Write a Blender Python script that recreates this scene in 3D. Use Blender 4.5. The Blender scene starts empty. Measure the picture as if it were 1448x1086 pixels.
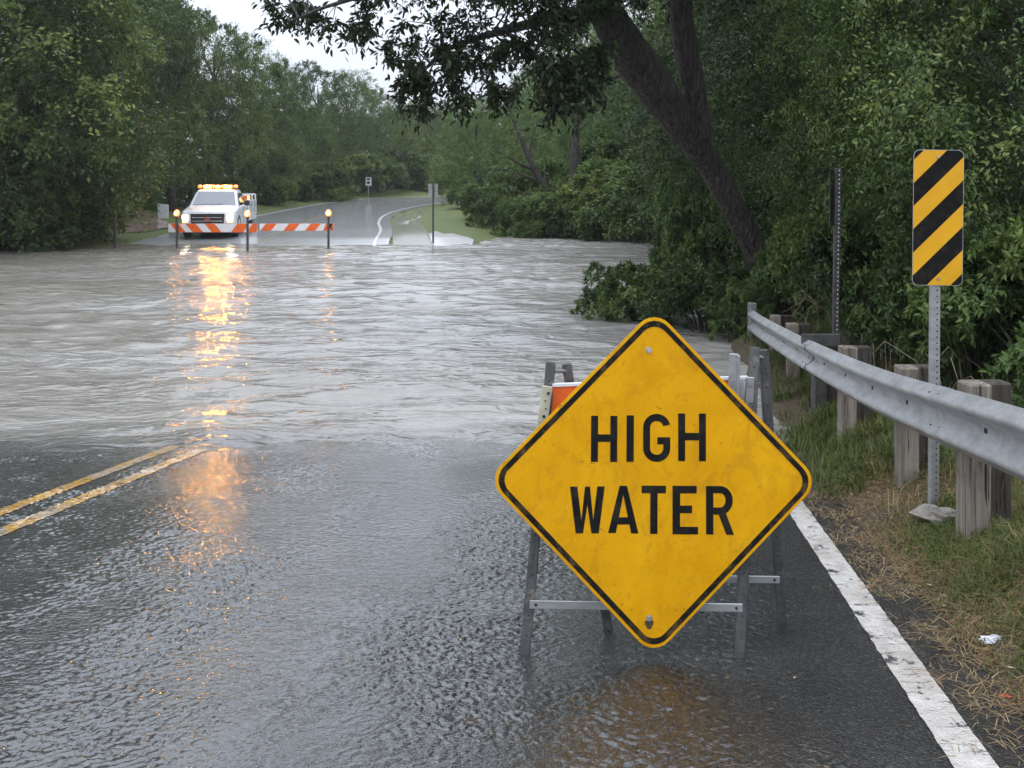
import bpy, math, random
import numpy as np
from mathutils import Vector, Matrix

SC = bpy.context.scene
COL = SC.collection
rnd = random.Random(7)
R = math.radians
F, CX, HY, CZ = 1500.0, 724.0, 248.0, 1.565      # focal length, centre column, horizon row, eye height
ZW = -0.868                                       # flood level


def at(px, py, Y):
    return Vector(((px - CX) * Y / F, Y, CZ - (py - HY) * Y / F))


# ------------------------------------------------------------------ tags
def tag(o, label=None, cat=None, group=None, kind=None):
    if label: o['label'] = label
    if cat: o['category'] = cat
    if group: o['group'] = group
    if kind: o['kind'] = kind
    return o


def thing(name, label, cat, loc=(0, 0, 0), rz=0.0, group=None):
    o = bpy.data.objects.new(name, None)
    COL.objects.link(o)
    o.location = loc
    o.rotation_euler = (0, 0, rz)
    o.empty_display_size = 0.2
    return tag(o, label, cat, group)


# ------------------------------------------------------------------ mesh builder
class MB:
    def __init__(s):
        s.v, s.f, s.m, s.sm = [], [], [], []

    def add(s, verts, faces, mi=0, smooth=False):
        b = len(s.v)
        s.v += [tuple(p) for p in verts]
        for f in faces:
            s.f.append([b + i for i in f]); s.m.append(mi); s.sm.append(smooth)
        return s

    def box(s, c, size, rot=None, mi=0, bev=0.0):
        x, y, z = [d / 2 for d in size]
        if bev > 0:
            b = min(bev, x * .9, y * .9, z * .9)
            rings = []
            for zz, ins in ((-z, b), (-z + b, 0), (z - b, 0), (z, b)):
                xx, yy = x - ins, y - ins
                k = b if ins == 0 else b * .5
                rings.append([(-xx + k, -yy, zz), (xx - k, -yy, zz), (xx, -yy + k, zz), (xx, yy - k, zz), (xx - k, yy, zz), (-xx + k, yy, zz), (-xx, yy - k, zz), (-xx, -yy + k, zz)])
            vs = [p for r in rings for p in r]
            fs = [[7, 6, 5, 4, 3, 2, 1, 0], [24 + i for i in range(8)]]
            for r in range(3):
                for i in range(8):
                    j = (i + 1) % 8
                    fs.append([r * 8 + i, r * 8 + j, r * 8 + 8 + j, r * 8 + 8 + i])
        else:
            vs = [(a, b2, c2) for c2 in (-z, z) for b2 in (-y, y) for a in (-x, x)]
            fs = [[0, 2, 3, 1], [4, 5, 7, 6], [0, 1, 5, 4], [2, 6, 7, 3], [0, 4, 6, 2], [1, 3, 7, 5]]
        M = Matrix.Translation(Vector(c)) @ (rot.to_4x4() if rot is not None else Matrix.Identity(4))
        return s.add([M @ Vector(p) for p in vs], fs, mi)

    def beam(s, p0, p1, w, d, up=Vector((0, -1, 0)), mi=0, bev=0.0):
        p0, p1 = Vector(p0), Vector(p1)
        z = (p1 - p0); L = z.length; z.normalize()
        y = Vector(up); y = (y - z * y.dot(z)).normalized(); x = y.cross(z)
        rot = Matrix((x, y, z)).transposed()
        return s.box((p0 + p1) / 2, (w, d, L), rot, mi, bev)

    def tube(s, pts, rad, n=8, mi=0, cap=True, jitter=0.0, seed=0):
        rr = random.Random(seed)
        pts = [Vector(p) for p in pts]
        if not isinstance(rad, (list, tuple)): rad = [rad] * len(pts)
        vs, fs = [], []
        prev = None
        for i, p in enumerate(pts):
            t = (pts[min(i + 1, len(pts) - 1)] - pts[max(i - 1, 0)]).normalized()
            ref = prev if prev is not None else (Vector((1, 0, 0)) if abs(t.x) < .9 else Vector((0, 1, 0)))
            x = (ref - t * ref.dot(t)).normalized(); y = t.cross(x); prev = x
            for k in range(n):
                a = 2 * math.pi * k / n
                r = rad[i] * (1 + jitter * rr.uniform(-1, 1))
                vs.append(p + (x * math.cos(a) + y * math.sin(a)) * r)
        for i in range(len(pts) - 1):
            for k in range(n):
                j = (k + 1) % n
                fs.append([i * n + k, i * n + j, (i + 1) * n + j, (i + 1) * n + k])
        s.add(vs, fs, mi, True)
        if cap:
            b = len(pts) - 1
            s.add(vs[:n], [list(range(n))[::-1]], mi); s.add(vs[b * n:], [list(range(n))], mi)
        return s

    def poly(s, pts, mi=0):
        return s.add(pts, [list(range(len(pts)))], mi)

    def prism(s, pts, off, mi=0):
        off = Vector(off); n = len(pts)
        a = [Vector(p) for p in pts]; b = [p + off for p in a]
        fs = [list(range(n)), [n + i for i in range(n)][::-1]]
        for i in range(n):
            j = (i + 1) % n
            fs.append([i, n + i, n + j, j])
        return s.add(a + b, fs, mi)

    def disc(s, c, nrm, r, th, n=12, mi=0):
        nrm = Vector(nrm).normalized()
        return s.tube([Vector(c), Vector(c) + nrm * th], r, n, mi)

    def build(s, name, mats, parent=None, xf=None, recalc=True):
        vs = [tuple(xf @ Vector(p)) for p in s.v] if xf is not None else s.v
        me = bpy.data.meshes.new(name)
        me.from_pydata(vs, [], s.f)
        if not isinstance(mats, (list, tuple)): mats = [mats]
        for m in mats: me.materials.append(m)
        me.polygons.foreach_set('material_index', s.m)
        me.polygons.foreach_set('use_smooth', s.sm)
        if recalc:
            import bmesh
            bm = bmesh.new(); bm.from_mesh(me)
            bmesh.ops.recalc_face_normals(bm, faces=bm.faces); bm.to_mesh(me); bm.free()
        me.update()
        o = bpy.data.objects.new(name, me)
        COL.objects.link(o)
        if parent is not None: o.parent = parent
        return o


def np_mesh(name, V, nper, mat, attr=None):
    """V (N, nper, 3): N separate polygons."""
    N = V.shape[0]
    me = bpy.data.meshes.new(name)
    me.vertices.add(N * nper); me.vertices.foreach_set('co', V.reshape(-1).astype(np.float32))
    me.loops.add(N * nper); me.loops.foreach_set('vertex_index', np.arange(N * nper, dtype=np.int32))
    me.polygons.add(N); me.polygons.foreach_set('loop_start', np.arange(0, N * nper, nper, dtype=np.int32))
    me.materials.append(mat)
    if attr is not None:
        a = me.attributes.new('tint', 'FLOAT', 'FACE'); a.data.foreach_set('value', attr.astype(np.float32))
    me.update(calc_edges=True)
    return me


def grid_mesh(name, P, mat, smooth=True):
    """P (rows, cols, 3)."""
    r, c = P.shape[:2]
    me = bpy.data.meshes.new(name)
    me.vertices.add(r * c); me.vertices.foreach_set('co', P.reshape(-1).astype(np.float32))
    i = np.arange(r - 1)[:, None] * c + np.arange(c - 1)[None, :]
    q = np.stack([i, i + 1, i + c + 1, i + c], -1).reshape(-1, 4).astype(np.int32)
    me.loops.add(q.size); me.loops.foreach_set('vertex_index', q.reshape(-1))
    me.polygons.add(len(q)); me.polygons.foreach_set('loop_start', np.arange(0, q.size, 4, dtype=np.int32))
    me.polygons.foreach_set('use_smooth', np.full(len(q), smooth))
    me.materials.append(mat)
    me.update(calc_edges=True)
    return me


def link(name, me, parent=None, loc=None):
    o = bpy.data.objects.new(name, me)
    COL.objects.link(o)
    if parent is not None: o.parent = parent
    if loc is not None: o.location = loc
    return o


# ------------------------------------------------------------------ materials
class NT:
    def __init__(s, name):
        s.mat = bpy.data.materials.new(name); s.mat.use_nodes = True
        s.t = s.mat.node_tree; s.n = s.t.nodes; s.l = s.t.links
        s.b = s.n['Principled BSDF']

    def node(s, typ, ins=None, **kw):
        n = s.n.new(typ)
        for k, v in kw.items(): setattr(n, k, v)
        for k, v in (ins or {}).items():
            if isinstance(v, bpy.types.NodeSocket): s.l.new(v, n.inputs[k])
            else: n.inputs[k].default_value = v
        return n

    def co(s, kind='Object'):
        return s.node('ShaderNodeTexCoord').outputs[kind]

    def mapping(s, vec, scale=(1, 1, 1), rot=(0, 0, 0), loc=(0, 0, 0)):
        return s.node('ShaderNodeMapping', {'Vector': vec, 'Scale': scale, 'Rotation': rot, 'Location': loc}).outputs[0]

    def noise(s, vec, scale, detail=4, rough=.55, dist=0.0, out='Fac'):
        return s.node('ShaderNodeTexNoise', {'Vector': vec, 'Scale': scale, 'Detail': detail, 'Roughness': rough, 'Distortion': dist}).outputs[out]

    def ramp(s, fac, stops, interp='LINEAR'):
        n = s.node('ShaderNodeValToRGB', {'Fac': fac})
        n.color_ramp.interpolation = interp
        e = n.color_ramp.elements
        while len(e) < len(stops): e.new(.5)
        for i, (p, c) in enumerate(stops):
            e[i].position = p
            e[i].color = (c, c, c, 1) if isinstance(c, (int, float)) else (*c, 1)
        return n.outputs[0]

    def mix(s, fac, a, b, blend='MIX'):
        n = s.node('ShaderNodeMix', data_type='RGBA', blend_type=blend)
        for k, v in ((0, fac), (6, a), (7, b)):
            if isinstance(v, bpy.types.NodeSocket): s.l.new(v, n.inputs[k])
            elif k == 0: n.inputs[0].default_value = v
            else: n.inputs[k].default_value = (*v, 1) if len(v) == 3 else v
        return n.outputs[2]

    def math(s, op, a, b=0.0, c=0.0, clamp=False):
        n = s.node('ShaderNodeMath', operation=op, use_clamp=clamp)
        for k, v in enumerate((a, b, c)):
            if isinstance(v, bpy.types.NodeSocket): s.l.new(v, n.inputs[k])
            else: n.inputs[k].default_value = v
        return n.outputs[0]

    def bump(s, h, strength=.3, dist=.02, normal=None):
        ins = {'Height': h, 'Strength': strength, 'Distance': dist}
        if normal is not None: ins['Normal'] = normal
        return s.node('ShaderNodeBump', ins).outputs[0]

    def set(s, **kw):
        names = {'color': 'Base Color', 'rough': 'Roughness', 'metal': 'Metallic', 'normal': 'Normal', 'ior': 'IOR', 'spec': 'Specular IOR Level',
                 'coat': 'Coat Weight', 'coatr': 'Coat Roughness', 'coatn': 'Coat Normal', 'ecol': 'Emission Color', 'estr': 'Emission Strength', 'trans': 'Transmission Weight', 'coati': 'Coat IOR'}
        for k, v in kw.items():
            i = s.b.inputs[names[k]]
            if isinstance(v, bpy.types.NodeSocket): s.l.new(v, i)
            else: i.default_value = (*v, 1) if isinstance(v, (tuple, list)) and len(v) == 3 else v
        return s.mat


def simple(name, col, rough=.5, metal=0.0, var=.25, scale=6.0, bump=.15, dirt=None, dscale=3.0, dlo=.5, dhi=.75, rvar=.12, **kw):
    t = NT(name); c = t.co()
    n = t.noise(c, scale, 6, .6)
    lo = tuple(x * (1 - var) for x in col); hi = tuple(min(1, x * (1 + var)) for x in col)
    k = t.ramp(n, [(.3, lo), (.7, hi)])
    if dirt is not None:
        d = t.ramp(t.noise(c, dscale, 8, .7), [(dlo, 0.0), (dhi, 1.0)])
        k = t.mix(d, k, dirt)
    r = t.math('ADD', t.math('MULTIPLY', t.noise(c, scale * 2.3, 4), rvar * 2), rough - rvar)
    t.set(color=k, rough=r, metal=metal, **kw)
    if bump > 0: t.set(normal=t.bump(t.noise(c, scale * 5, 5), bump, .01))
    return t.mat


def emit(name, col, strength):
    t = NT(name)
    n = t.noise(t.co(), 30, 2)
    return t.set(color=(.8, .6, .3), rough=.3, ecol=t.mix(n, col, tuple(min(1, c * 1.1) for c in col)), estr=strength)


def leaf_mat(name, stops, trans=.3, rough=.42):
    t = NT(name)
    a = t.node('ShaderNodeAttribute', attribute_name='tint', attribute_type='GEOMETRY').outputs['Fac']
    oi = t.node('ShaderNodeObjectInfo').outputs['Random']
    f = t.math('ADD', a, t.math('MULTIPLY', t.math('SUBTRACT', oi, .5), .22), clamp=True)
    k = t.ramp(f, stops)
    t.set(color=k, rough=rough, spec=.22)
    tr = t.node('ShaderNodeBsdfTranslucent', {'Color': t.mix(1.0, k, (1.15, 1.2, .6), 'MULTIPLY')})
    mx = t.node('ShaderNodeMixShader', {0: trans, 1: t.b.outputs[0], 2: tr.outputs[0]})
    t.l.new(mx.outputs[0], t.n['Material Output'].inputs[0])
    return t.mat


M = {}
M['leaf_far'] = leaf_mat('leaf_far', [(0, (.022, .042, .013)), (.42, (.068, .108, .034)), (.8, (.14, .19, .056)), (1, (.24, .26, .075))])
M['leaf_bright'] = leaf_mat('leaf_bright', [(0, (.042, .072, .025)), (.45, (.10, .16, .052)), (.8, (.17, .24, .075)), (1, (.25, .30, .09))])
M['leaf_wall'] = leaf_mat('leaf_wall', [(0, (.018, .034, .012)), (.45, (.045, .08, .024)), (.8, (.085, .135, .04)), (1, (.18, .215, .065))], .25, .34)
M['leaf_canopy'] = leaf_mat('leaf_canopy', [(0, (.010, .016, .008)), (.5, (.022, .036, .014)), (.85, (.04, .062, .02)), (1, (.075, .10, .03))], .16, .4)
M['grass'] = leaf_mat('grass', [(0, (.035, .055, .014)), (.4, (.07, .10, .025)), (.75, (.15, .16, .05)), (1, (.27, .22, .11))], .25, .5)
M['straw'] = leaf_mat('straw', [(0, (.08, .052, .027)), (.5, (.23, .155, .078)), (.85, (.40, .29, .155)), (1, (.52, .42, .26))], .1, .5)
M['litter'] = leaf_mat('litter', [(0, (.06, .04, .025)), (.5, (.22, .13, .055)), (.85, (.38, .25, .11)), (1, (.55, .47, .36))], .1, .35)


def bark_mat(name, a, b):
    t = NT(name); c = t.co()
    m = t.mapping(c, (9, 9, 1.6))
    n = t.noise(m, 2.2, 8, .65, .6)
    v = t.node('ShaderNodeTexVoronoi', {'Vector': t.mapping(c, (12, 12, 2.2)), 'Scale': 2.0}).outputs['Distance']
    k = t.ramp(n, [(.36, a), (.55, tuple(x * .45 for x in b)), (.75, b)])
    h = t.math('ADD', n, t.math('MULTIPLY', v, .6))
    return t.set(color=k, rough=.75, normal=t.bump(h, 1.0, .12))


M['bark'] = bark_mat('bark', (.018, .015, .012), (.17, .145, .125))
M['bark_pale'] = bark_mat('bark_pale', (.05, .045, .036), (.15, .14, .115))


# asphalt with a rippling film of rain water
def road_mat(name, base_lo, base_hi, paint=None, chips=.5):
    t = NT(name); c = t.co()
    sp = t.node('ShaderNodeSeparateXYZ', {'Vector': c})
    x, y = sp.outputs[0], sp.outputs[1]
    # how far right of the travelled lane: less standing water towards the verge
    side = t.math('SUBTRACT', x, t.math('MULTIPLY', y, .1147))
    big = t.noise(t.mapping(c, (1.1, .55, 1)), 1.0, 4, .55, .4)
    wet = t.math('ADD', t.math('MULTIPLY', t.math('SUBTRACT', .55, side), .55), t.math('MULTIPLY', t.math('SUBTRACT', big, .5), 1.6))
    wet = t.math('ADD', wet, t.math('MULTIPLY', t.math('SUBTRACT', y, 4.5), .12))
    wet = t.node('ShaderNodeMapRange', {'Value': wet, 'From Min': -.25, 'From Max': .75}, interpolation_type='SMOOTHSTEP').outputs[0]
    stone = t.node('ShaderNodeTexVoronoi', {'Vector': c, 'Scale': 120.0}, feature='F1')
    sv = t.node('ShaderNodeSeparateColor', {'Color': stone.outputs['Color']}).outputs[0]
    fine = t.noise(c, 60, 5, .7)
    k = t.mix(t.ramp(sv, [(.0, 0.0), (.75, .35), (1, 1.0)]), base_lo, base_hi)
    k = t.mix(t.ramp(t.noise(c, 2.2, 6, .6), [(.35, 0.0), (.7, .5)]), k, tuple(b * .6 for b in base_lo))
    far_sheen = t.math('MULTIPLY', t.math('SUBTRACT', y, 30.0), .5, clamp=True)
    k = t.mix(far_sheen, k, (.42, .42, .435))  # wet far road paled in base colour for the sky it reflects
    if paint:
        pn = t.noise(t.mapping(c, (9, 9, 9)), 1.0, 8, .75)
        worn = t.ramp(pn, [(chips - .04, 0.0), (chips + .03, 1.0)])
        dirt = t.ramp(t.noise(c, 14, 6, .7), [(.35, .35), (.7, 1.0)])
        pc = t.mix(dirt, tuple(p * .5 for p in paint), paint)
        silt_reflect = t.ramp(t.noise(t.mapping(c, (3.5, 1.6, 1), loc=(5, 2, 0)), 1.0, 5, .6, .8), [(.46, 0.0), (.6, .75)])
        pc = t.mix(silt_reflect, pc, (.42, .37, .33))  # pale muddy patches painted over the line for broken reflections in the water
        crk = t.ramp(t.noise(t.mapping(c, (9, 42, 1)), 1.0, 5, .65, 1.5), [(.36, .85), (.42, 0.0)])
        pc = t.mix(crk, pc, (.07, .06, .05))
        pc = t.mix(t.ramp(fine, [(.4, 1.0), (.62, .72)]), tuple(p * .5 for p in paint), pc)
        k = t.mix(worn, k, pc)
    # thin sheet of silty water creeping up from the flood, its bright reflection put into the colour
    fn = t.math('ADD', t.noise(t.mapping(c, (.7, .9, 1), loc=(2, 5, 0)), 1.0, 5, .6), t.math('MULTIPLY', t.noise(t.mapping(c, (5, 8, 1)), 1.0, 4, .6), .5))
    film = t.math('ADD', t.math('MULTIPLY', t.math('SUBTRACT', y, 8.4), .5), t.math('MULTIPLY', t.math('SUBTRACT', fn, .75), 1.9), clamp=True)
    film = t.math('MULTIPLY', film, t.math('SUBTRACT', .62, far_sheen))
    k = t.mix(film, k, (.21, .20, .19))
    h = t.math('ADD', t.math('MULTIPLY', stone.outputs['Distance'], -1.0), t.math('MULTIPLY', fine, .5))
    nb = t.bump(h, .55, .006)
    r1 = t.noise(t.mapping(c, (17, 25, 17)), 1.0, 2, .5, 1.2)
    r2 = t.noise(t.mapping(c, (3.2, 6, 3)), 1.0, 1, .5, .8)
    rip = t.math('ADD', r1, t.math('MULTIPLY', r2, .8))
    calm = t.ramp(t.noise(t.mapping(c, (.9, .5, 1), loc=(3.1, 1.7, 0)), 1.3, 3, .5), [(.46, 1.0), (.62, .22)])
    amp = t.math('MULTIPLY', t.math('MULTIPLY', calm, t.math('ADD', .20, t.math('MULTIPLY', wet, .60))), t.math('SUBTRACT', 1.0, t.math('MULTIPLY', far_sheen, .8)))
    b2 = t.node('ShaderNodeBump', {'Height': rip, 'Strength': amp, 'Distance': .007})
    grit = t.math('MULTIPLY', h, t.math('SUBTRACT', 1.0, t.math('MULTIPLY', wet, .8)))
    b3 = t.bump(grit, .35, .006, b2.outputs[0])
    t.set(color=k, rough=.42, normal=nb, coat=t.math('ADD', .42, t.math('MULTIPLY', wet, .58), clamp=True),
          coatr=t.math('SUBTRACT', .16, t.math('MULTIPLY', wet, .12)), coatn=b3, coati=1.85, spec=.2)
    return t.mat


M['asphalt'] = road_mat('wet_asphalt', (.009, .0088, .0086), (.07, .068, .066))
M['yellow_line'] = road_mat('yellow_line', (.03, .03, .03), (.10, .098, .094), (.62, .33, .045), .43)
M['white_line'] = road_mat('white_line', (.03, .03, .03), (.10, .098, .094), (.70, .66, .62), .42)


def far_road(name, col, rough):
    t = NT(name); c = t.co()
    n = t.noise(t.mapping(c, (.5, .15, 1)), 1.0, 4)
    k = t.mix(n, tuple(x * .8 for x in col), tuple(x * 1.2 for x in col))
    b = t.bump(t.noise(t.mapping(c, (2, 1, 1)), 2.0, 4), .25, .01)
    return t.set(color=k, rough=rough, coat=.85, coatr=.12, coatn=b, coati=1.36, spec=.4)


M['far_paint_white'] = far_road('far_paint_white', (.75, .75, .74), .5)
M['far_paint_yellow'] = far_road('far_paint_yellow', (.36, .30, .20), .5)
M['apron'] = far_road('apron', (.16, .165, .115), .8)
M['pale_concrete'] = far_road('pale_concrete', (.44, .435, .43), .5)
M['mud_path'] = far_road('mud_path', (.26, .17, .14), .5)


def water_mat():
    t = NT('flood_water'); c = t.co()
    k = t.mix(t.noise(t.mapping(c, (.25, .6, 1)), 1.0, 4, .6, .5), (.285, .268, .245), (.355, .342, .33))
    sx = t.node('ShaderNodeSeparateXYZ', {'Vector': c}).outputs[0]
    silt_reflect = t.math('ADD', t.ramp(t.noise(t.mapping(c, (.09, .30, 1), loc=(1.5, 3, 0)), 1.0, 5, .6, .6), [(.40, 0.0), (.62, 1.0)]), t.math('MULTIPLY', t.math('ADD', sx, 4.5), -.08), clamp=True)
    k = t.mix(t.math('MULTIPLY', silt_reflect, .5), k, (.17, .148, .108))  # brown silt, plus dark tree reflections painted in towards the left
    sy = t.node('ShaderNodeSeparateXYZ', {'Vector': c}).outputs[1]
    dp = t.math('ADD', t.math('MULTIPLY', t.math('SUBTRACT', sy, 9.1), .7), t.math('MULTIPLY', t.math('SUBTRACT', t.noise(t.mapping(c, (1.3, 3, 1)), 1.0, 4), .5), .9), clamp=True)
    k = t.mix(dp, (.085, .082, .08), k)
    n1 = t.noise(t.mapping(c, (1.1, 1.9, 1)), 1.0, 2, .5, .9)
    n2 = t.noise(t.mapping(c, (3.2, 5.6, 1)), 1.0, 2, .5, 1.2)
    n3 = t.noise(t.mapping(c, (.35, .5, 1)), 1.0, 2, .5, .5)
    patch = t.ramp(t.noise(t.mapping(c, (.16, .26, 1)), 1.0, 4, .6), [(.36, .2), (.66, 1.0)])
    h = t.math('ADD', t.math('MULTIPLY', n1, 1.0), t.math('MULTIPLY', n2, .30))
    h = t.math('ADD', h, t.math('MULTIPLY', n3, 1.2))
    b = t.node('ShaderNodeBump', {'Height': h, 'Strength': t.math('MULTIPLY', patch, 1.0), 'Distance': .15}).outputs[0]
    return t.set(color=k, rough=.085, ior=1.333, spec=.5, normal=b)


M['water'] = water_mat()


def ground_mat():
    t = NT('ground_soil'); c = t.co()
    n = t.noise(c, 1.3, 8, .65); f = t.noise(c, 22, 6, .7); g = t.noise(c, .35, 5, .6)
    soil = t.mix(t.ramp(f, [(.3, 0.0), (.7, 1.0)]), (.035, .026, .018), (.13, .095, .06))
    gr = t.mix(f, (.05, .07, .02), (.14, .175, .05))
    far = t.node('ShaderNodeSeparateXYZ', {'Vector': c}).outputs[1]
    gm = t.math('ADD', t.ramp(n, [(.38, 0.0), (.54, 1.0)]), t.math('MULTIPLY', t.math('SUBTRACT', far, 25.0), .2), clamp=True)
    k = t.mix(gm, soil, gr)
    return t.set(color=k, rough=.7, normal=t.bump(t.math('ADD', f, n), .8, .05), spec=.3)


M['ground'] = ground_mat()


def yellow_sign():
    t = NT('yellow_sheeting'); c = t.co()
    n = t.noise(c, 3.5, 6, .6, .8)
    k = t.ramp(n, [(.3, (.58, .27, .002)), (.5, (.66, .32, .003)), (.72, (.72, .37, .006))])
    sm = t.ramp(t.noise(t.mapping(c, (1, 1, .6)), 9, 8, .72, 1.5), [(.50, 0.0), (.60, .35), (.74, .6)])
    k = t.mix(sm, k, (.42, .20, .012))
    sc = t.ramp(t.noise(t.mapping(c, (38, 38, 16), (0, R(35), 0)), 1.0, 3, .6, 3.2), [(.64, 0.0), (.70, .38)])
    k = t.mix(sc, k, (.80, .52, .10))
    sc2 = t.ramp(t.noise(t.mapping(c, (16, 16, 34), (0, R(-25), 0)), 1.0, 4, .6, 3.0), [(.665, 0.0), (.71, .75)])
    k = t.mix(sc2, k, (.16, .08, .01))
    z = t.node('ShaderNodeSeparateXYZ', {'Vector': c}).outputs[2]
    low = t.math('MULTIPLY', t.math('SUBTRACT', -.05, z), 1.6, clamp=True)
    spot = t.ramp(t.noise(c, 26, 8, .75), [(.60, 0.0), (.68, 1.0)])
    k = t.mix(t.math('MULTIPLY', spot, low), k, (.10, .055, .012))
    return t.set(color=k, rough=t.math('ADD', .34, t.math('MULTIPLY', n, .25)), spec=.1, normal=t.bump(t.noise(c, 300, 2), .05, .002))


M['sign_yellow'] = yellow_sign()
M['marker_yellow'] = simple('marker_yellow', (.72, .36, .005), .38, var=.08, scale=5, bump=.03, dirt=(.45, .24, .02), dlo=.62, dhi=.8)
M['sign_black'] = simple('sign_black', (.008, .008, .008), .6, spec=.12, var=.3, scale=14, bump=.03, dirt=(.035, .03, .022), dscale=12, dlo=.5, dhi=.7)
M['border_black'] = simple('border_black', (.010, .009, .008), .6, spec=.12, var=.3, scale=9, bump=.03, dirt=(.10, .065, .022), dscale=16, dlo=.50, dhi=.66)
M['bolt'] = simple('bolt_steel', (.55, .55, .54), .35, 1.0, var=.2, scale=60)
M['aluminium'] = simple('aluminium', (.55, .56, .57), .42, 1.0, var=.15, scale=7, dirt=(.25, .22, .18), dscale=9)


def galv():
    t = NT('galvanised_steel'); c = t.co()
    v = t.node('ShaderNodeTexVoronoi', {'Vector': c, 'Scale': 28.0}).outputs['Color']
    vv = t.node('ShaderNodeSeparateColor', {'Color': v}).outputs[0]
    n = t.noise(t.mapping(c, (3, 3, 14)), 1.0, 6, .6)
    st = t.noise(t.mapping(c, (14, 14, 1.2)), 1.0, 5, .6)
    k = t.mix(t.math('MULTIPLY', vv, .5), (.40, .41, .415), (.50, .51, .52))
    k = t.mix(t.ramp(n, [(.4, 0.0), (.72, .9)]), k, (.24, .24, .235))
    k = t.mix(t.ramp(st, [(.55, 0.0), (.75, .5)]), k, (.22, .19, .155))
    return t.set(color=k, metal=.55, rough=t.math('ADD', .34, t.math('MULTIPLY', n, .26)), normal=t.bump(n, .08, .01))


M['galv'] = galv()
M['steel_dark'] = simple('weathered_steel', (.06, .06, .06), .5, .25, var=.45, scale=12, bump=.2, dirt=(.16, .14, .12), dscale=14, dlo=.55, dhi=.7)
M['steel_grey'] = simple('grey_steel', (.34, .345, .35), .45, .7, var=.25, scale=10, bump=.12, dirt=(.16, .13, .10), dscale=12)
M['post_green'] = simple('green_post', (.05, .075, .065), .5, .3, var=.3, scale=10, bump=.1)
M['hole'] = simple('punched_hole', (.012, .012, .012), .8, var=.1, bump=0)


def wood(name, a, b, d):
    t = NT(name); c = t.co()
    g = t.noise(t.mapping(c, (22, 22, 1.3)), 1.0, 7, .65, .5)
    s = t.noise(c, 3.2, 6, .6)
    k = t.mix(t.ramp(g, [(.3, 0.0), (.7, 1.0)]), a, b)
    k = t.mix(t.ramp(s, [(.48, 0.0), (.75, .8)]), k, d)
    cr = t.ramp(t.noise(t.mapping(c, (34, 34, 1.6)), 1.0, 4, .6, 1.0), [(.36, 1.0), (.41, 0.0)])
    k = t.mix(cr, k, (.02, .016, .012))
    return t.set(color=k, rough=.78, normal=t.bump(t.math('SUBTRACT', g, cr), .7, .012), spec=.3)


M['wood_pale'] = wood('weathered_timber', (.10, .08, .06), (.33, .29, .245), (.06, .048, .036))
M['wood_dark'] = wood('dark_timber', (.035, .03, .026), (.085, .072, .06), (.025, .02, .016))
M['orange'] = simple('orange_sheeting', (.80, .13, .015), .4, var=.12, scale=8, bump=.02, dirt=(.38, .10, .04), dscale=7, dlo=.55, dhi=.8)
M['board_white'] = simple('white_sheeting', (.74, .74, .76), .4, var=.08, scale=8, bump=.02, dirt=(.42, .39, .38), dscale=7, dlo=.55, dhi=.85)
M['paint_wood'] = simple('faded_paint', (.46, .43, .33), .6, var=.2, scale=14, bump=.25, dirt=(.13, .11, .07), dscale=22, dlo=.56, dhi=.66)
M['white_panel'] = simple('white_panel', (.82, .83, .86), .5, var=.08, scale=6, bump=.03, dirt=(.36, .35, .35), dscale=6)
M['car_paint'] = simple('car_paint', (.72, .73, .76), .25, var=.04, scale=4, bump=0, coat=.6, coatr=.08, dirt=(.5, .47, .44), dlo=.6, dhi=.85)
M['black_trim'] = simple('black_trim', (.018, .018, .02), .45, var=.2, bump=.05)
M['tyre'] = simple('tyre_rubber', (.02, .02, .021), .75, var=.25, bump=.3, scale=30)
M['chrome'] = simple('chrome', (.62, .62, .64), .2, 1.0, var=.1, bump=0)
M['red_emblem'] = simple('emblem', (.40, .09, .06), .3, .4, var=.15, bump=.05)


def glass_mat(name, col):
    t = NT(name)
    n = t.noise(t.co(), 2.0, 3)
    return t.set(color=t.mix(n, col, tuple(x * 1.4 for x in col)), rough=.06, spec=.6, coat=.6, coatr=.03)


M['windscreen'] = glass_mat('windscreen_glass', (.16, .17, .19))
M['glass_dark'] = glass_mat('dark_glass', (.03, .033, .038))
M['amber_bright'] = emit('amber_beacon', (1.0, .36, .03), 480)
M['amber_dim'] = emit('amber_strip', (1.0, .12, .004), 2.0)
M['amber_lamp'] = emit('amber_lamp', (1.0, .12, .004), 1.8)
M['amber_bulb'] = emit('amber_bulb', (1.0, .38, .05), 45)
M['headlamp'] = emit('headlamp', (1.0, .86, .62), 34)
M['headlamp_soft'] = simple('headlamp_lens', (.55, .56, .6), .15, var=.1, bump=0)
M['marker_lamp'] = emit('marker_lamp', (1.0, .35, .06), 5)
M['rock'] = simple('rock', (.24, .215, .185), .8, var=.4, scale=9, bump=.8, dirt=(.10, .085, .06), dscale=8)
M['clod'] = simple('soil_clod', (.035, .028, .02), .9, var=.4, scale=20, bump=.9)
M['paper'] = simple('crumpled_paper', (.72, .72, .80), .5, var=.15, scale=30, bump=.4)
M['red_leaf'] = simple('red_leaf', (.55, .09, .03), .4, var=.2, scale=30, bump=.2)
M['roof_pale'] = simple('pale_roof', (.62, .64, .66), .5, var=.1, bump=.05)
M['wall_pale'] = simple('pale_wall', (.50, .49, .45), .7, var=.15, bump=.1)
M['tan_soil'] = simple('tan_soil', (.42, .30, .18), .9, var=.2, bump=.5)

# ------------------------------------------------------------------ terrain profile
YP = [-400, -60, -10, 0, 11, 13, 15.5, 20, 30, 33, 37.2, 39, 43, 50, 60, 75, 90, 150, 500]
ZP = [4.5, 4.2, .913, 0, -1.004, -1.18, -1.36, -1.55, -1.55, -1.25, -.868, -.735, -.60, -.44, -.26, -.02, .06, .2, 1.5]


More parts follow.
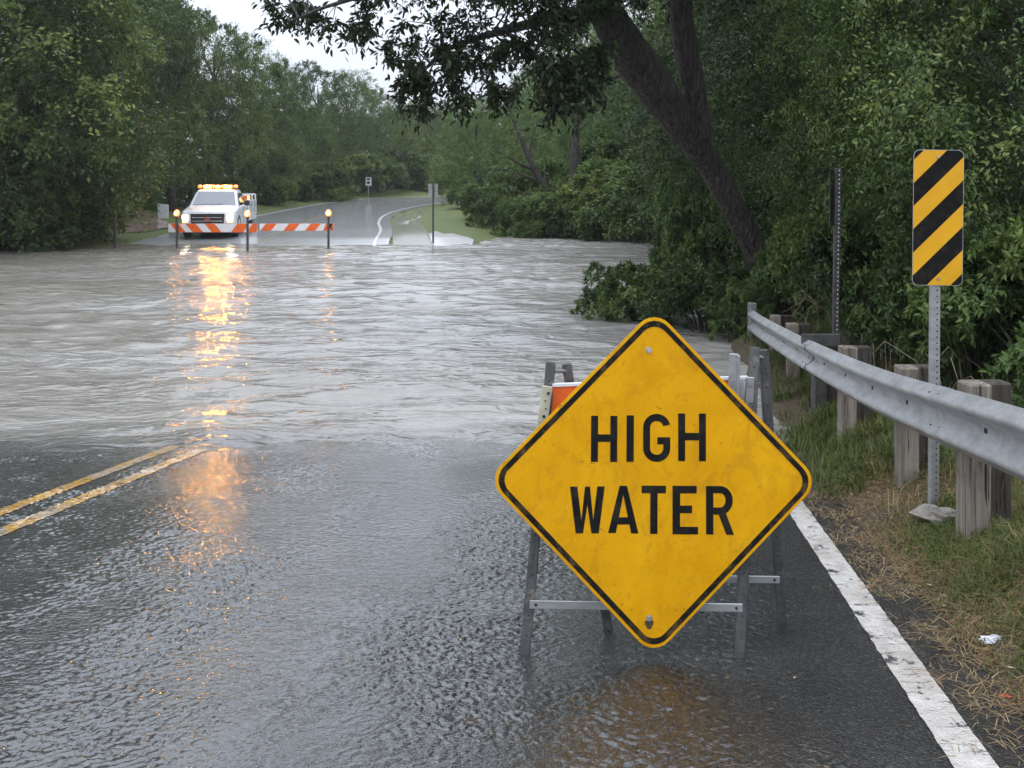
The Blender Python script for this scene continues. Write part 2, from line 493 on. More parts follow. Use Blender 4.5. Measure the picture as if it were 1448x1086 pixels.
def zr(Y):
    return np.interp(Y, YP, ZP)


def G(px, py):
    """ground point of the far bank seen at a pixel"""
    lo, hi = 36.0, 140.0
    for _ in range(60):
        m = (lo + hi) / 2
        if HY + F * (CZ - float(zr(m))) / m > py: lo = m
        else: hi = m
    return Vector(((px - CX) * lo / F, lo, float(zr(lo))))


NEAR_R = 1.40      # right asphalt edge: X = NEAR_R + .1147 Y
SL = .1147
LEFT = [(-9.3 + SL * -8, -8), (-9.3, 0), (-9.3 + SL * 13, 13), (-8.5, 20), (-11.5, 28), (-13.4, 33), (-13.5, 37), (-13.1, 42), (-12.9, 47), (-12.7, 52), (-12.4, 58),
        (-12.0, 65), (-11.1, 70), (-9.8, 75), (-6.4, 80), (-2.6, 84), (4, 87.5), (15, 89.5), (40, 91)]
RIGHT = [(NEAR_R + SL * -8, -8), (NEAR_R, 0), (NEAR_R + SL * 13, 13), (3.0, 20), (-1, 28), (-3.6, 33), (-4.3, 37), (-4.7, 42), (-5.4, 47), (-5.75, 52), (-5.6, 57),
         (-4.8, 63), (-3.7, 67), (-2.2, 70), (-.2, 72.5), (2.2, 74.5), (6.6, 76.5), (16, 78.2), (40, 79.2)]


def resample(pl, n_per):
    P = np.array(pl, float)
    out = []
    for i in range(len(P) - 1):
        p0, p1, p2, p3 = P[max(i - 1, 0)], P[i], P[i + 1], P[min(i + 2, len(P) - 1)]
        m1 = (p2 - p0) / 2; m2 = (p3 - p1) / 2
        if i in (0, 1): m1 = m2 = p2 - p1
        for t in np.arange(n_per) / n_per:
            h = (2 * t**3 - 3 * t**2 + 1, t**3 - 2 * t**2 + t, -2 * t**3 + 3 * t**2, t**3 - t**2)
            out.append(h[0] * p1 + h[1] * m1 + h[2] * p2 + h[3] * m2)
    out.append(P[-1])
    return np.array(out)


LS, RS = resample(LEFT, 10), resample(RIGHT, 10)


def wav(X, Y, k, s):
    return np.sin(X * k + s) * np.cos(Y * k * 1.13 + s * 2.1) + .5 * np.sin(X * k * 2.3 + 1.7 * s + Y * k * 1.9)


def H(X, Y):
    X = np.asarray(X, float); Y = np.asarray(Y, float)
    z = zr(Y) + 0 * X
    l = np.interp(Y, LS[:, 1], LS[:, 0]); r = np.interp(Y, RS[:, 1], RS[:, 0])
    r = np.where(Y > 79.2, 1e3, r); l = np.where(Y > 91, 1e3, l)
    dl = l - X; dr = X - r
    d = np.maximum(dl, dr)
    inside = d < 0
    n = .05 * wav(X, Y, 1.7, .4) + .03 * wav(X, Y, 4.1, 2.0)
    up = np.where(Y < 18, np.clip(d * .42, 0, .21) + np.clip((d - .5) * .10, 0, .5), np.clip(d * .10, 0, .4) * np.clip((Y - 43) / 14, 0, 1))
    n = n * np.where(Y < 18, 1, np.clip((Y - 40) / 10, 0, 1))
    out = z + up + n * np.clip(d * 1.5, 0, 1)
    out = out - .34 * np.clip((X + 1.6) / 1.6, 0, 1) * np.clip((47 - Y) / 6, 0, 1) * (Y > 30)
    # right bank by the flood
    xs = np.interp(Y, [0, 8, 10, 15, 20, 30, 36, 40], [2.3, 2.3, 2.4, 2.7, 3.1, 4.2, 5.2, 7.0])
    bank = ZW - .05 + np.clip((X - xs) * .28, -1.5, .75) + .08 * wav(X, Y, .9, 1.0)
    out = np.where((Y < 41) & (X > r) & (Y > 8), np.maximum(out, bank), out)
    # left bank beyond the water
    xl = np.interp(Y, [0, 28, 33, 36, 40, 60], [-60, -40, -18.5, -15.0, -13.8, -13.8])
    bl = ZW - .03 + np.clip((xl - X) * .22, -1.5, .8) + .06 * wav(X, Y, .8, 2.0)
    out = np.where((X < l) & (Y > 20), np.maximum(out, bl), out)
    hills = np.clip((np.abs(X + 4) - 25) * .03, 0, 3) * np.clip((Y - 30) / 40, 0, 1)
    return np.where(inside, z - .07, out + hills)


xs = np.unique(np.concatenate([np.linspace(-400, -40, 25), np.linspace(-40, -10, 61), np.linspace(-10, 0, 41), np.linspace(0, 7, 71), np.linspace(7, 20, 40), np.linspace(20, 400, 30)]))
ys = np.unique(np.concatenate([np.linspace(-300, -10, 12), np.linspace(-10, 2, 25), np.linspace(2, 18, 121), np.linspace(18, 100, 165), np.linspace(100, 500, 30)]))
GX, GY = np.meshgrid(xs, ys)
tag(link('ground', grid_mesh('ground', np.stack([GX, GY, H(GX, GY)], -1), M['ground'])), kind='structure')

# road strip
u = np.linspace(0, 1, 25)
RX = LS[:, None, 0] * (1 - u) + RS[:, None, 0] * u
RY = LS[:, None, 1] * (1 - u) + RS[:, None, 1] * u
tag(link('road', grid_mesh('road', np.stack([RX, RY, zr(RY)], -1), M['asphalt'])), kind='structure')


# the rain film on the near road: ripples a few millimetres high, as real relief
_rg = np.random.default_rng(12)
_K = []
for _i in range(64):
    _lam = float(np.exp(_rg.uniform(np.log(.020), np.log(.075))))
    _th = _rg.normal(math.pi / 2, 1.1)
    _K.append((_lam, math.cos(_th), math.sin(_th), _rg.uniform(0, 6.28)))
_B = [(float(_rg.uniform(.25, 1.6)), _rg.uniform(0, 6.28), _rg.uniform(0, 6.28)) for _ in range(14)]


def patchy(X, Y, s=0.0):
    v = 0 * X
    for lam, th, ph in _B:
        v = v + np.sqrt(lam) * np.sin((X * math.cos(th) * 1.3 + Y * math.sin(th) * .7) * 6.28 / lam + ph + s)
    return v / np.sqrt(sum(l for l, _, _ in _B) / 2)


def ripple(X, Y):
    side = X - SL * Y
    pt = patchy(X, Y)
    track = np.exp(-((side + 1.45 + .12 * np.sin(Y * 1.3)) / .28)**2) + .8 * np.exp(-((X + .12) / .30)**2 - ((Y - 5.05) / .22)**2) + .7 * np.exp(-((X + .5) / 1.3)**2 - ((Y - 7.9) / .5)**2) + .6 * np.exp(-((side + 3.1) / .3)**2)
    calm = np.clip(track * (.75 + .45 * pt), 0, 1)
    amp = (1.0 - .80 * calm) * np.clip(.85 + .50 * pt, .15, 1.7)
    amp = amp * np.clip(.35 + (.75 - side) * .75, .22, 1)
    wx = X + .02 * np.sin(Y * 23 + 1.3) + .014 * np.sin(Y * 51 + X * 19) + .006 * np.sin(Y * 97 - X * 61); wy = Y + .02 * np.sin(X * 19 + .5) + .014 * np.sin(X * 47 - Y * 21) + .006 * np.sin(X * 103 + Y * 71)
    z = 0 * X
    for lam, cx_, sy_, ph in _K:
        w = np.clip((lam / np.maximum(Y, 1) / .0019 - 1.6) / 1.6, 0, 1)
        z = z + w * lam * np.sin((cx_ * wx + sy_ * wy) * 6.2832 / lam + ph)
    return z * .0068 * amp * np.clip(1.25 - Y * .02, .8, 1.2)


fy = np.exp(np.arange(np.log(2.3), np.log(10.6), .0019))
fu = np.linspace(0, 1, 1050)
FYg = fy[:, None] + 0 * fu[None]
XLf = -.62 * fy - .7; XRf = np.minimum(NEAR_R + SL * fy - .004, .66 * fy)
FXg = XLf[:, None] * (1 - fu) + XRf[:, None] * fu
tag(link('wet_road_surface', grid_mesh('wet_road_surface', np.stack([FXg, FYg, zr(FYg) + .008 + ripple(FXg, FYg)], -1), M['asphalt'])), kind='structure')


def line(name, off, w, mat, y0, y1, edge, seed):
    rr = np.random.default_rng(seed)
    y = np.exp(np.arange(np.log(y0), np.log(y1), .0019)); v = np.linspace(-.5, .5, 13)
    k = np.ones(9) / 9
    e0 = np.convolve(rr.normal(0, edge, len(y)), k, 'same') * 2; e1 = np.convolve(rr.normal(0, edge, len(y)), k, 'same') * 2
    Yg = y[:, None] + 0 * v[None]
    Xg = off + SL * Yg + v[None] * w + np.where(v < 0, e0[:, None], e1[:, None]) * np.abs(v) * 2
    z = zr(Yg) + ripple(Xg, Yg) + .0115
    return tag(link(name, grid_mesh(name, np.stack([Xg, Yg, z], -1), mat)), kind='structure')


def strip(name, pts, w, mat, dz=.004, edge=0.0, seed=1):
    """painted line: centre points (X, Y), full width w; edge = raggedness"""
    P = np.array(pts, float); rr = np.random.default_rng(seed)
    T = np.gradient(P, axis=0); T /= np.linalg.norm(T, axis=1)[:, None]
    N = np.stack([T[:, 1], -T[:, 0]], -1)
    a = rr.normal(0, edge, len(P)); b = rr.normal(0, edge, len(P))
    L = P - N * (w / 2 + a)[:, None]; Rr = P + N * (w / 2 + b)[:, None]
    Q = np.stack([L, (L + Rr) / 2, Rr], 1)
    Z = zr(Q[..., 1]) + dz
    return tag(link(name, grid_mesh(name, np.concatenate([Q, Z[..., None]], -1), mat)), kind='structure')


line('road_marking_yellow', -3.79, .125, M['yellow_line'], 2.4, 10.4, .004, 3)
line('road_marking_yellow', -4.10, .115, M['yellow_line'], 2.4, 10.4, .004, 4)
line('road_marking_white', 1.075, .14, M['white_line'], 2.4, 10.4, .0022, 5)


def offset(P, o):
    T = np.gradient(P, axis=0); T /= np.linalg.norm(T, axis=1)[:, None]
    return P + np.stack([T[:, 1], -T[:, 0]], -1) * o


fi = [i for i in range(len(RS)) if RS[i, 1] > 36.5 and RS[i, 0] < 12]
strip('road_marking_white', offset(RS[fi], -.5), .11, M['far_paint_white'], dz=.012)
fl = [i for i in range(len(LS)) if LS[i, 1] > 44 and LS[i, 0] < 14]
strip('road_marking_white', offset(LS[fl], .35), .17, M['far_paint_white'], dz=.012)
mid = (LS + RS) / 2
fm = [i for i in range(len(mid)) if mid[i, 1] > 37.5 and mid[i, 0] < 6]
strip('road_marking_yellow', offset(mid[fm], .10), .09, M['far_paint_yellow'], dz=.012)
strip('road_marking_yellow', offset(mid[fm], -.14), .09, M['far_paint_yellow'], dz=.012)


def pad(name, pix, mat, dz):
    pts = [G(*p) for p in pix]
    c = sum((Vector(p) for p in pts), Vector()) / len(pts)
    mb = MB()
    # fan with subdivided spokes so that the pad follows the ground
    dense = []
    for i, p in enumerate(pts):
        q = pts[(i + 1) % len(pts)]
        for k in range(5): dense.append(p.lerp(q, k / 5))
    rings = [[c.lerp(p, t) for p in dense] for t in (.02, .3, .55, .8, 1.0)]
    def zz(p):
        return max(float(H(p.x, p.y)), float(zr(p.y))) + dz
    n = len(dense)
    vs = [(p.x, p.y, zz(p)) for r in rings for p in r]
    fs = [list(range(n))]
    for r in range(4):
        for i in range(n):
            j = (i + 1) % n
            fs.append([r * n + i, r * n + j, r * n + n + j, r * n + n + i])
    mb.add(vs, fs, 0, True)
    return tag(mb.build(name, mat), kind='structure')


pad('gravel_shoulder', [(556, 349), (554, 322), (561, 309), (580, 301), (603, 295), (601, 302), (595, 309), (597, 318), (615, 349)], M['apron'], .02)
pad('footpath', [(606, 332), (612, 349), (668, 349), (670, 340), (652, 334), (638, 331), (628, 332), (616, 328)], M['pale_concrete'], .035)
pad('driveway', [(163, 306), (178, 330), (212, 328), (240, 322), (236, 315), (212, 309), (182, 304)], M['mud_path'], .03)

# ------------------------------------------------------------------ flood water
wx = np.unique(np.concatenate([np.linspace(-160, -25, 20), np.linspace(-25, -8, 90), np.linspace(-8, 8, 230), np.linspace(8, 120, 20)]))
wy = np.unique(np.concatenate([np.linspace(8.5, 20, 190), np.linspace(20, 46, 210)]))
WX, WY = np.meshgrid(wx, wy)
rw = np.random.default_rng(5)
Z = np.zeros_like(WX)
for k in range(46):
    lam = float(np.exp(rw.uniform(np.log(.22), np.log(2.6))))
    th = rw.normal(math.pi / 2, .75)
    kx, ky = math.cos(th) * 2 * math.pi / lam, math.sin(th) * 2 * math.pi / lam
    Z += lam**.9 * .0034 * np.sin(kx * WX + ky * WY + rw.uniform(0, 6.28) + .6 * np.sin(WX * .7 + k) + .4 * np.sin(WY * .5 + k * 2))
calm = .55 + .45 * np.clip(wav(WX, WY, .35, 1.2) + .5, 0, 1)
Z *= calm * np.clip((WY - 8.0) / 4.0, .3, 1)
Z += .028 * np.sin(WX * 1.3 + .6 * np.sin(WX * 3.1)) * np.exp(-((WY - 9.5) / 1.2)**2) + .013 * np.sin(WX * 4.7 + WY * 2 + 1.0) * np.exp(-((WY - 9.5) / 1.0)**2)
Z += .035 * np.exp(-((WY - 11.1 - .05 * np.sin(WX * 2)) / .22)**2) * np.exp(-((WX + .35) / .75)**2)      # small standing wave where the flow tops the road crown
Z += .018 * np.exp(-((WY - 10.9) / .18)**2) * np.exp(-((WX + 1.7) / .8)**2)
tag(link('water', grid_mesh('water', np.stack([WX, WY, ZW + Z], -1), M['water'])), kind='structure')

# ------------------------------------------------------------------ foliage
def unit(a):
    return a / np.maximum(np.linalg.norm(a, axis=-1, keepdims=True), 1e-9)


def leaves(name, C, out, rad, tint, rg, twigs, per, llen, lwid, mat, droop=.3, six=True, spread=.7):
    """sprays of leaves: C (n,3) clump centres, out (n,3) outward directions, rad (n,), tint (n,)"""
    n = len(C)
    d = unit(out[:, None] * .8 + rg.normal(0, spread, (n, twigs, 3)) + np.array([0, 0, .1]))
    L = rad[:, None] * rg.uniform(.55, 1.25, (n, twigs))
    tt = tint[:, None] + rg.normal(0, .07, (n, twigs))
    t = (np.arange(per)[None, None] + rg.uniform(0, 1, (n, twigs, per))) / per * .9 + .1
    base = C[:, None, None] + d[:, :, None] * (L[..., None] * t)[..., None]
    base[..., 2] -= droop * L[..., None] * t * t
    base += rg.normal(0, .06, base.shape) * rad[:, None, None, None]
    ax = unit(d[:, :, None] * .55 + rg.normal(0, .6, base.shape) + np.array([0, 0, -droop * .9]))
    nr = unit(out[:, None, None] * .75 + np.array([0, 0, .7]) + rg.normal(0, .40, base.shape))
    sd = unit(np.cross(ax, nr)); nr = np.cross(sd, ax)
    s = llen * rg.uniform(.55, 1.3, base.shape[:3])[..., None]
    w = sd * s * (lwid / llen) * .5
    a = ax * s
    fold = nr * s * .10
    if six:
        V = np.stack([base, base + a * .3 + w * .85 + fold, base + a * .65 + w * .75 + fold * .7, base + a - fold * .8, base + a * .65 - w * .75 + fold * .7, base + a * .3 - w * .85 + fold], -2)
    else:
        V = np.stack([base, base + a * .45 + w + fold, base + a, base + a * .45 - w + fold], -2)
    k = V.shape[-2]
    tn = np.clip(tt[..., None] + rg.normal(0, .09, base.shape[:3]), 0, 1)
    return np_mesh(name, V.reshape(-1, k, 3), k, mat, tn.reshape(-1))


def lobed_clumps(rg, lobes, per, sd=.12):
    cs, os, rs, ts = [], [], [], []
    lobes = np.array(lobes)
    mid = lobes[:, :3].mean(0)
    for (x, y, z, r) in lobes:
        m = max(4, int(per * (r / lobes[:, 3].mean())**2))
        dirs = unit(rg.normal(0, 1, (m * 3, 3)))
        oc = np.array([x, y, z]) - mid
        oc[2] *= .4
        sc = dirs @ (oc / max(np.linalg.norm(oc), 1e-6)) + .85 * dirs[:, 2]
        dirs = dirs[np.argsort(-sc + rg.normal(0, .40, m * 3))[:m]]
        rr = r * np.where(rg.uniform(0, 1, m) < .2, rg.uniform(.4, .8, m), rg.uniform(.85, 1.1, m))
        cs.append(np.array([x, y, z]) + dirs * rr[:, None]); os.append(dirs)
        rs.append(np.full(m, r * .36) * rg.uniform(.7, 1.3, m))
        ts.append(np.clip(.44 + rg.normal(0, sd) + rg.normal(0, .09, m), 0, 1))
    return np.concatenate(cs), np.concatenate(os), np.concatenate(rs), np.concatenate(ts)


def tree_meshes(seed, h=10.0, w=3.0, nl=18, per=34, twigs=8, leaf=13, llen=.118, lwid=.06, mat='leaf_far', base=.10, top=.95, lean=0.0, lobe=.17, six=False, droop=.25, bark='bark', limbs=True):
    rg = np.random.default_rng(seed)
    lobes = []
    for i in range(nl):
        t = base + (top - base) * (i + .5) / nl
        prof = math.sin(math.pi * min(1, (t * .86 + .13)))**.75
        a = i * 2.399 + rg.uniform(-.5, .5)
        r = w * prof * rg.uniform(.55, .95)
        lobes.append((math.cos(a) * r + lean * t * h, math.sin(a) * r, t * h, h * lobe * rg.uniform(.7, 1.25) * (.75 + .4 * prof)))
    C, O, Rr, T = lobed_clumps(rg, lobes, per, .17 if six else .12)
    keep = C[:, 2] > .1
    crown = leaves('crown', C[keep], O[keep], Rr[keep], T[keep], rg, twigs, leaf, llen, lwid, M[mat], droop, six)
    mb = MB()
    tp = [(lean * h * t + .12 * math.sin(t * 5 + seed), .12 * math.cos(t * 4 + seed), t * h) for t in np.linspace(-.06, .85, 9)]
    r0 = h * .022
    mb.tube(tp, [r0 * (1.25 - t) for t in np.linspace(0, 1.05, 9)], 8, jitter=.08, seed=seed)
    if limbs:
        for (x, y, z, r) in lobes:
            zb = max(.08 * h, z - .22 * h)
            bx = lean * zb
            p0 = Vector((bx, 0, zb)); p2 = Vector((x, y, z)); p1 = p0.lerp(p2, .5) + Vector((0, 0, -.03 * h))
            mb.tube([p0, p1, p2], [r0 * .45, r0 * .3, r0 * .1], 5, cap=False)
    tr = mb.build('trunk', M[bark])
    me = tr.data
    bpy.data.objects.remove(tr)
    return me, crown


def bush_meshes(seed, h=2.2, w=1.6, nl=11, per=26, twigs=8, leaf=9, llen=.11, lwid=.052, mat='leaf_bright', six=False):
    rg = np.random.default_rng(seed)
    lobes = []
    for i in range(nl):
        a = i * 2.399 + rg.uniform(-.5, .5)
        t = rg.uniform(.12, .8)
        r = w * rg.uniform(.1, .8) * (1.05 - t * .7)
        lobes.append((math.cos(a) * r, math.sin(a) * r, t * h, h * .26 * rg.uniform(.7, 1.25)))
    C, O, Rr, T = lobed_clumps(rg, lobes, per)
    keep = C[:, 2] > -.1
    crown = leaves('foliage', C[keep], O[keep], Rr[keep], T[keep], rg, twigs, leaf, llen, lwid, M[mat], .2, six)
    mb = MB()
    for (x, y, z, r) in lobes:
        mb.tube([(x * .15, y * .15, -.25), (x * .5, y * .5, z * .55), (x, y, z)], [.03, .02, .006], 5, cap=False)
    st = mb.build('stems', M['bark']); me = st.data
    bpy.data.objects.remove(st)
    return me, crown


def plant(kind, parts, names, label, cat, loc, rz, sc, group=None):
    t = thing(kind, label, cat, loc, rz, group)
    t.scale = sc
    for nm, me in zip(names, parts): link(nm, me, t)
    return t


def top_of(me):
    a = np.empty(len(me.vertices) * 3, np.float32); me.vertices.foreach_get('co', a)
    return float(np.percentile(a[2::3], 99.7))


VAR = [tree_meshes(11, w=3.0, nl=20), tree_meshes(23, w=2.6, nl=18, base=.08, lobe=.16), tree_meshes(37, w=3.4, nl=22, base=.06, lobe=.18), tree_meshes(41, w=2.3, nl=17, base=.12, top=.97, lobe=.15)]
BR = [tree_meshes(53, w=3.1, nl=18, mat='leaf_bright', base=.10), tree_meshes(67, w=2.7, nl=17, mat='leaf_bright', base=.08)]
FARV = [tree_meshes(71, w=3.2, nl=16, per=16, twigs=6, leaf=7, llen=.32, lwid=.16, base=.05), tree_meshes(73, w=2.7, nl=15, per=16, twigs=6, leaf=7, llen=.32, lwid=.16, base=.05)]
BUSH = [bush_meshes(5), bush_meshes(6, w=1.9), bush_meshes(8, h=2.6, w=1.3)]
DBUSH = [bush_meshes(15, mat='leaf_far'), bush_meshes(16, w=2.0, mat='leaf_far')]

TN = ('trunk', 'crown'); BN = ('stems', 'foliage')
# px, Y, height, width factor, variant, label, group
TREES = [
    # left bank
    (-60, 35.0, 14, 1.15, 'V0', 'big dark green tree cut by the left edge of the photo, standing in the floodwater', None),
    (22, 36.0, 11.5, .9, 'V2', 'bushy grey-green tree at the waterline, the next one in from the left edge', None),
    (58, 38.0, 14, .5, 'V1', 'tall narrow grey-green tree at the waterline, between the bushy trees and the lone dark post', None),
    (20, 44.0, 14, 1.1, 'V2', 'tall dark tree rising behind the bushy trees at the left edge', None),
    (150, 57.0, 18, .62, 'V0', 'tall tree behind the muddy driveway, left of the white panel', None),
    (240, 52.0, 10.9, .8, 'V3', 'dark tree directly above the white panel, left of the pickup truck', None),
    (300, 57.0, 10.6, .85, 'V1', 'tall dark tree directly behind the amber light bar of the pickup truck', None),
    (356, 62.0, 9.9, .85, 'V2', 'rounded dark tree right of the pickup truck where the treetops step down', None),
    (196, 60.0, 16.0, .6, 'V3', 'tallest dark treetop between the driveway and the pickup truck', None),
    (405, 69.0, 9.2, .9, 'V0', 'dark tree at the left kerb of the far road, above the striped boards', None),
    (448, 77.0, 10, .9, 'V1', 'dense tree on the far bend, left of the small white road sign', None),
    (492, 84.0, 10.10, .95, 'V2', 'dense tree on the far bend right behind the small white road sign', None),
    (540, 93.0, 9.30, 1.0, 'V0', 'hazy tree at the far bend just right of the small white road sign', None),
    (585, 99.0, 8.90, 1.0, 'V3', 'hazy tree behind the far end of the road, left of the sign seen from behind', None),
    (636, 104.0, 9.00, 1.05, 'V1', 'pale hazy tree behind the road sign seen from behind', None),
    (690, 100.0, 8.70, 1.1, 'V2', 'pale hazy tree far behind the low white shed', None),
    # right far bank
    (672, 60.0, 6.3, 1.0, 'B0', 'small round tree right of the sign seen from behind, beyond the pale footpath', None),
    (722, 66.0, 7.00, 1.1, 'V0', 'grey-green tree in front of the low white shed across the water', None),
    (836, 58.0, 10.5, 1.0, 'B1', 'light green tree across the water, just right of the slender bare trunk', None),
    (895, 50.0, 10.0, 1.0, 'B0', 'light green tree across the water, behind the big leaning trunk', None),
    (960, 47.0, 9.5, 1.0, 'B1', 'light green tree across the water mostly hidden by the big leaning trunk', None),
    (780, 82.0, 11, 1.0, 'V3', 'hazy tree across the water behind the slender bare trunk', None),
    (870, 86.0, 13, 1.0, 'V2', 'tall hazy tree across the water under the overhanging branches', None),
]
for (px, Y, h, wf, v, label, grp) in TREES:
    X = (px - CX) * Y / F
    parts = {'V': VAR, 'B': BR}[v[0]][int(v[1])]
    z = max(float(H(X, Y)), ZW - .5)
    s = (h - .2 - z) / top_of(parts[1])
    plant('tree', parts, TN, label, 'tree', (X, Y, z - .05), rnd.uniform(0, 6.28), (s * wf, s * wf, s), grp)

# the far wood closing the view: trees that nothing tells apart
for i in range(34):
    a = i / 33
    if i < 24:
        px = -350 + a * 34 / 24 * 1500 * .93 + rnd.uniform(-20, 20); Y = 118 + rnd.uniform(-8, 14)
    else:
        px = 380 + (i - 24) * 44; Y = 135 + rnd.uniform(-4, 14)
    X = (px - CX) * Y / F
    h = rnd.uniform(8.6, 9.8) if 340 < px < 730 else rnd.uniform(11, 14)
    s = (h - .2 - float(H(X, Y))) / top_of(FARV[i % 2][1])
    plant('tree', FARV[i % 2], TN, 'dark tree in the far wood closing the view behind the bend', 'tree', (X, Y, float(H(X, Y)) - .3), rnd.uniform(0, 6.28), (s * 1.25, s * 1.25, s), 'trees of the far wood')

# bushes at the foot of the left trees, along the far road and on the right far bank
LB = 'dark shrub at the foot of the trees on the left bank'
for i, (px, Y, h) in enumerate([(-40, 34.5, 2.6), (-5, 34.6, 2.4), (36, 34.8, 2.4), (70, 35.4, 2.2), (20, 37, 3.4), (60, 39, 3.2), (128, 47, 1.6), (176, 51, 1.5), (200, 51, 1.3), (256, 54, 1.4), (330, 56, 1.6), (375, 60, 1.9), (412, 66, 2.2)]):
    X = (px - CX) * Y / F; s = h / 2.3
    plant('shrub', DBUSH[i % 2] if i not in (6, 7, 8) else BUSH[i % 3], BN, LB if i not in (6, 7, 8) else 'light green bush between the muddy driveway and the white panel', 'shrub', (X, Y, max(float(H(X, Y)), ZW) - .12), rnd.uniform(0, 6.28), (s * 1.2, s * 1.2, s),
          'shrubs of the left bank' if i not in (6, 7, 8) else 'bushes by the driveway')
for i, (px, h) in enumerate([(430, 2.3), (465, 2.6), (500, 2.8), (535, 2.8), (570, 3.0), (606, 3.0), (640, 3.0)]):
    Y = (67.5, 71, 75.5, 80, 83.5, 87, 90)[i]; X = (px - CX) * Y / F; s = h / 2.3
    plant('shrub', DBUSH[i % 2], BN, 'dark shrub under the trees along the outside of the far bend', 'shrub', (X, Y, float(H(X, Y)) - .12), rnd.uniform(0, 6.28), (s * 1.5, s * 1.2, s), 'shrubs of the far bend')
RB = [(676, 47, 1.5), (700, 44.5, 1.5), (655, 54, 1.3), (728, 42.4, 1.5), (752, 41.8, 1.7), (780, 41.6, 1.8), (806, 42, 1.8), (832, 42, 2.0), (858, 42, 2.4), (884, 41, 2.8), (912, 40, 2.9), (940, 39, 3.2), (968, 38, 3.4),
      (768, 45.5, 1.7), (812, 46, 1.9), (850, 46.5, 2.6), (892, 46, 3.6), (932, 45, 4.2), (720, 50, 2.4), (746, 49, 2.6)]
for i, (px, Y, h) in enumerate(RB):
    X = (px - CX) * Y / F; s = h / 2.3
    mesh = BUSH[i % 3] if i % 4 != 1 else DBUSH[i % 2]
    plant('bush', mesh, BN, 'green bush in the thicket along the far waterline, right of the pale footpath', 'bush', (X, Y, max(float(H(X, Y)), ZW) - .1), rnd.uniform(0, 6.28), (s * 1.15, s * 1.15, s), 'bushes of the far waterline')


# slender tree with a bare trunk and the leaning bare tree beside it, across the water
def bare_tree(label, pts, rads, branches, clumps, Y, name='tree'):
    base = at(*pts[0][:2], Y)
    t = thing(name, label, 'tree', base)
    xf = Matrix.Translation(-base)
    mb = MB()
    mb.tube([at(p[0], p[1], Y + (p[2] if len(p) > 2 else 0)) for p in pts], rads, 8, jitter=.1, seed=3)
    for br, r0 in branches:
        P = [at(p[0], p[1], Y + (p[2] if len(p) > 2 else 0)) for p in br]
        mb.tube(P, list(np.linspace(r0, r0 * .25, len(P))), 6, jitter=.1, seed=9)
    mb.build('trunk', M['bark'], t, xf)
    if clumps:
        rg = np.random.default_rng(77)
        C = np.array([at(c[0], c[1], Y + rg.uniform(-.8, .8)) - base for c in clumps])
        O = unit(rg.normal(0, 1, C.shape) + np.array([0, 0, .3]))
        link('crown', leaves('crown', C, O, np.full(len(C), .65), np.clip(rg.normal(.5, .1, len(C)), 0, 1), rg, 7, 8, .14, .06, M['leaf_bright'], .3, False), t)
    return t


rc = random.Random(3)
cl = [(rc.gauss(818, 34), rc.uniform(60, 170)) for _ in range(38)]
bare_tree('slender tree with a straight bare trunk standing in the bushes across the water',
          [(808, 318), (810, 270), (813, 210), (816, 165), (818, 120), (820, 70), (822, 10)], [.2, .19, .17, .13, .10, .07, .04],
          [([(815, 178), (800, 150, .3), (792, 115, .5), (786, 80, .6)], .07), ([(816, 165), (832, 140, -.3), (850, 112, -.4), (868, 96, -.6)], .07), ([(814, 190), (840, 165, .4), (856, 140, .6)], .05), ([(819, 110), (806, 84, -.3), (798, 55, -.4)], .05), ([(820, 95), (838, 66, .3), (846, 38, .4)], .05)],
          cl, 44.5)
cl = [(rc.gauss(728, 34), rc.gauss(205, 26)) for _ in range(30)]
bare_tree('leaning dark tree with forked bare limbs across the water, left of the slender trunk',
          [(788, 320), (780, 285), (768, 262), (756, 240), (745, 215), (734, 190), (724, 168)], [.22, .20, .17, .14, .11, .08, .05],
          [([(766, 258), (742, 248, .4), (715, 240, .6), (690, 238, .8)], .09), ([(756, 240), (735, 232, -.4), (716, 220, -.6), (700, 212, -.8)], .08), ([(748, 222), (752, 195, .4), (760, 172, .6)], .06), ([(775, 275), (770, 250, .6), (772, 225, .8)], .06)],
          cl, 45.5)

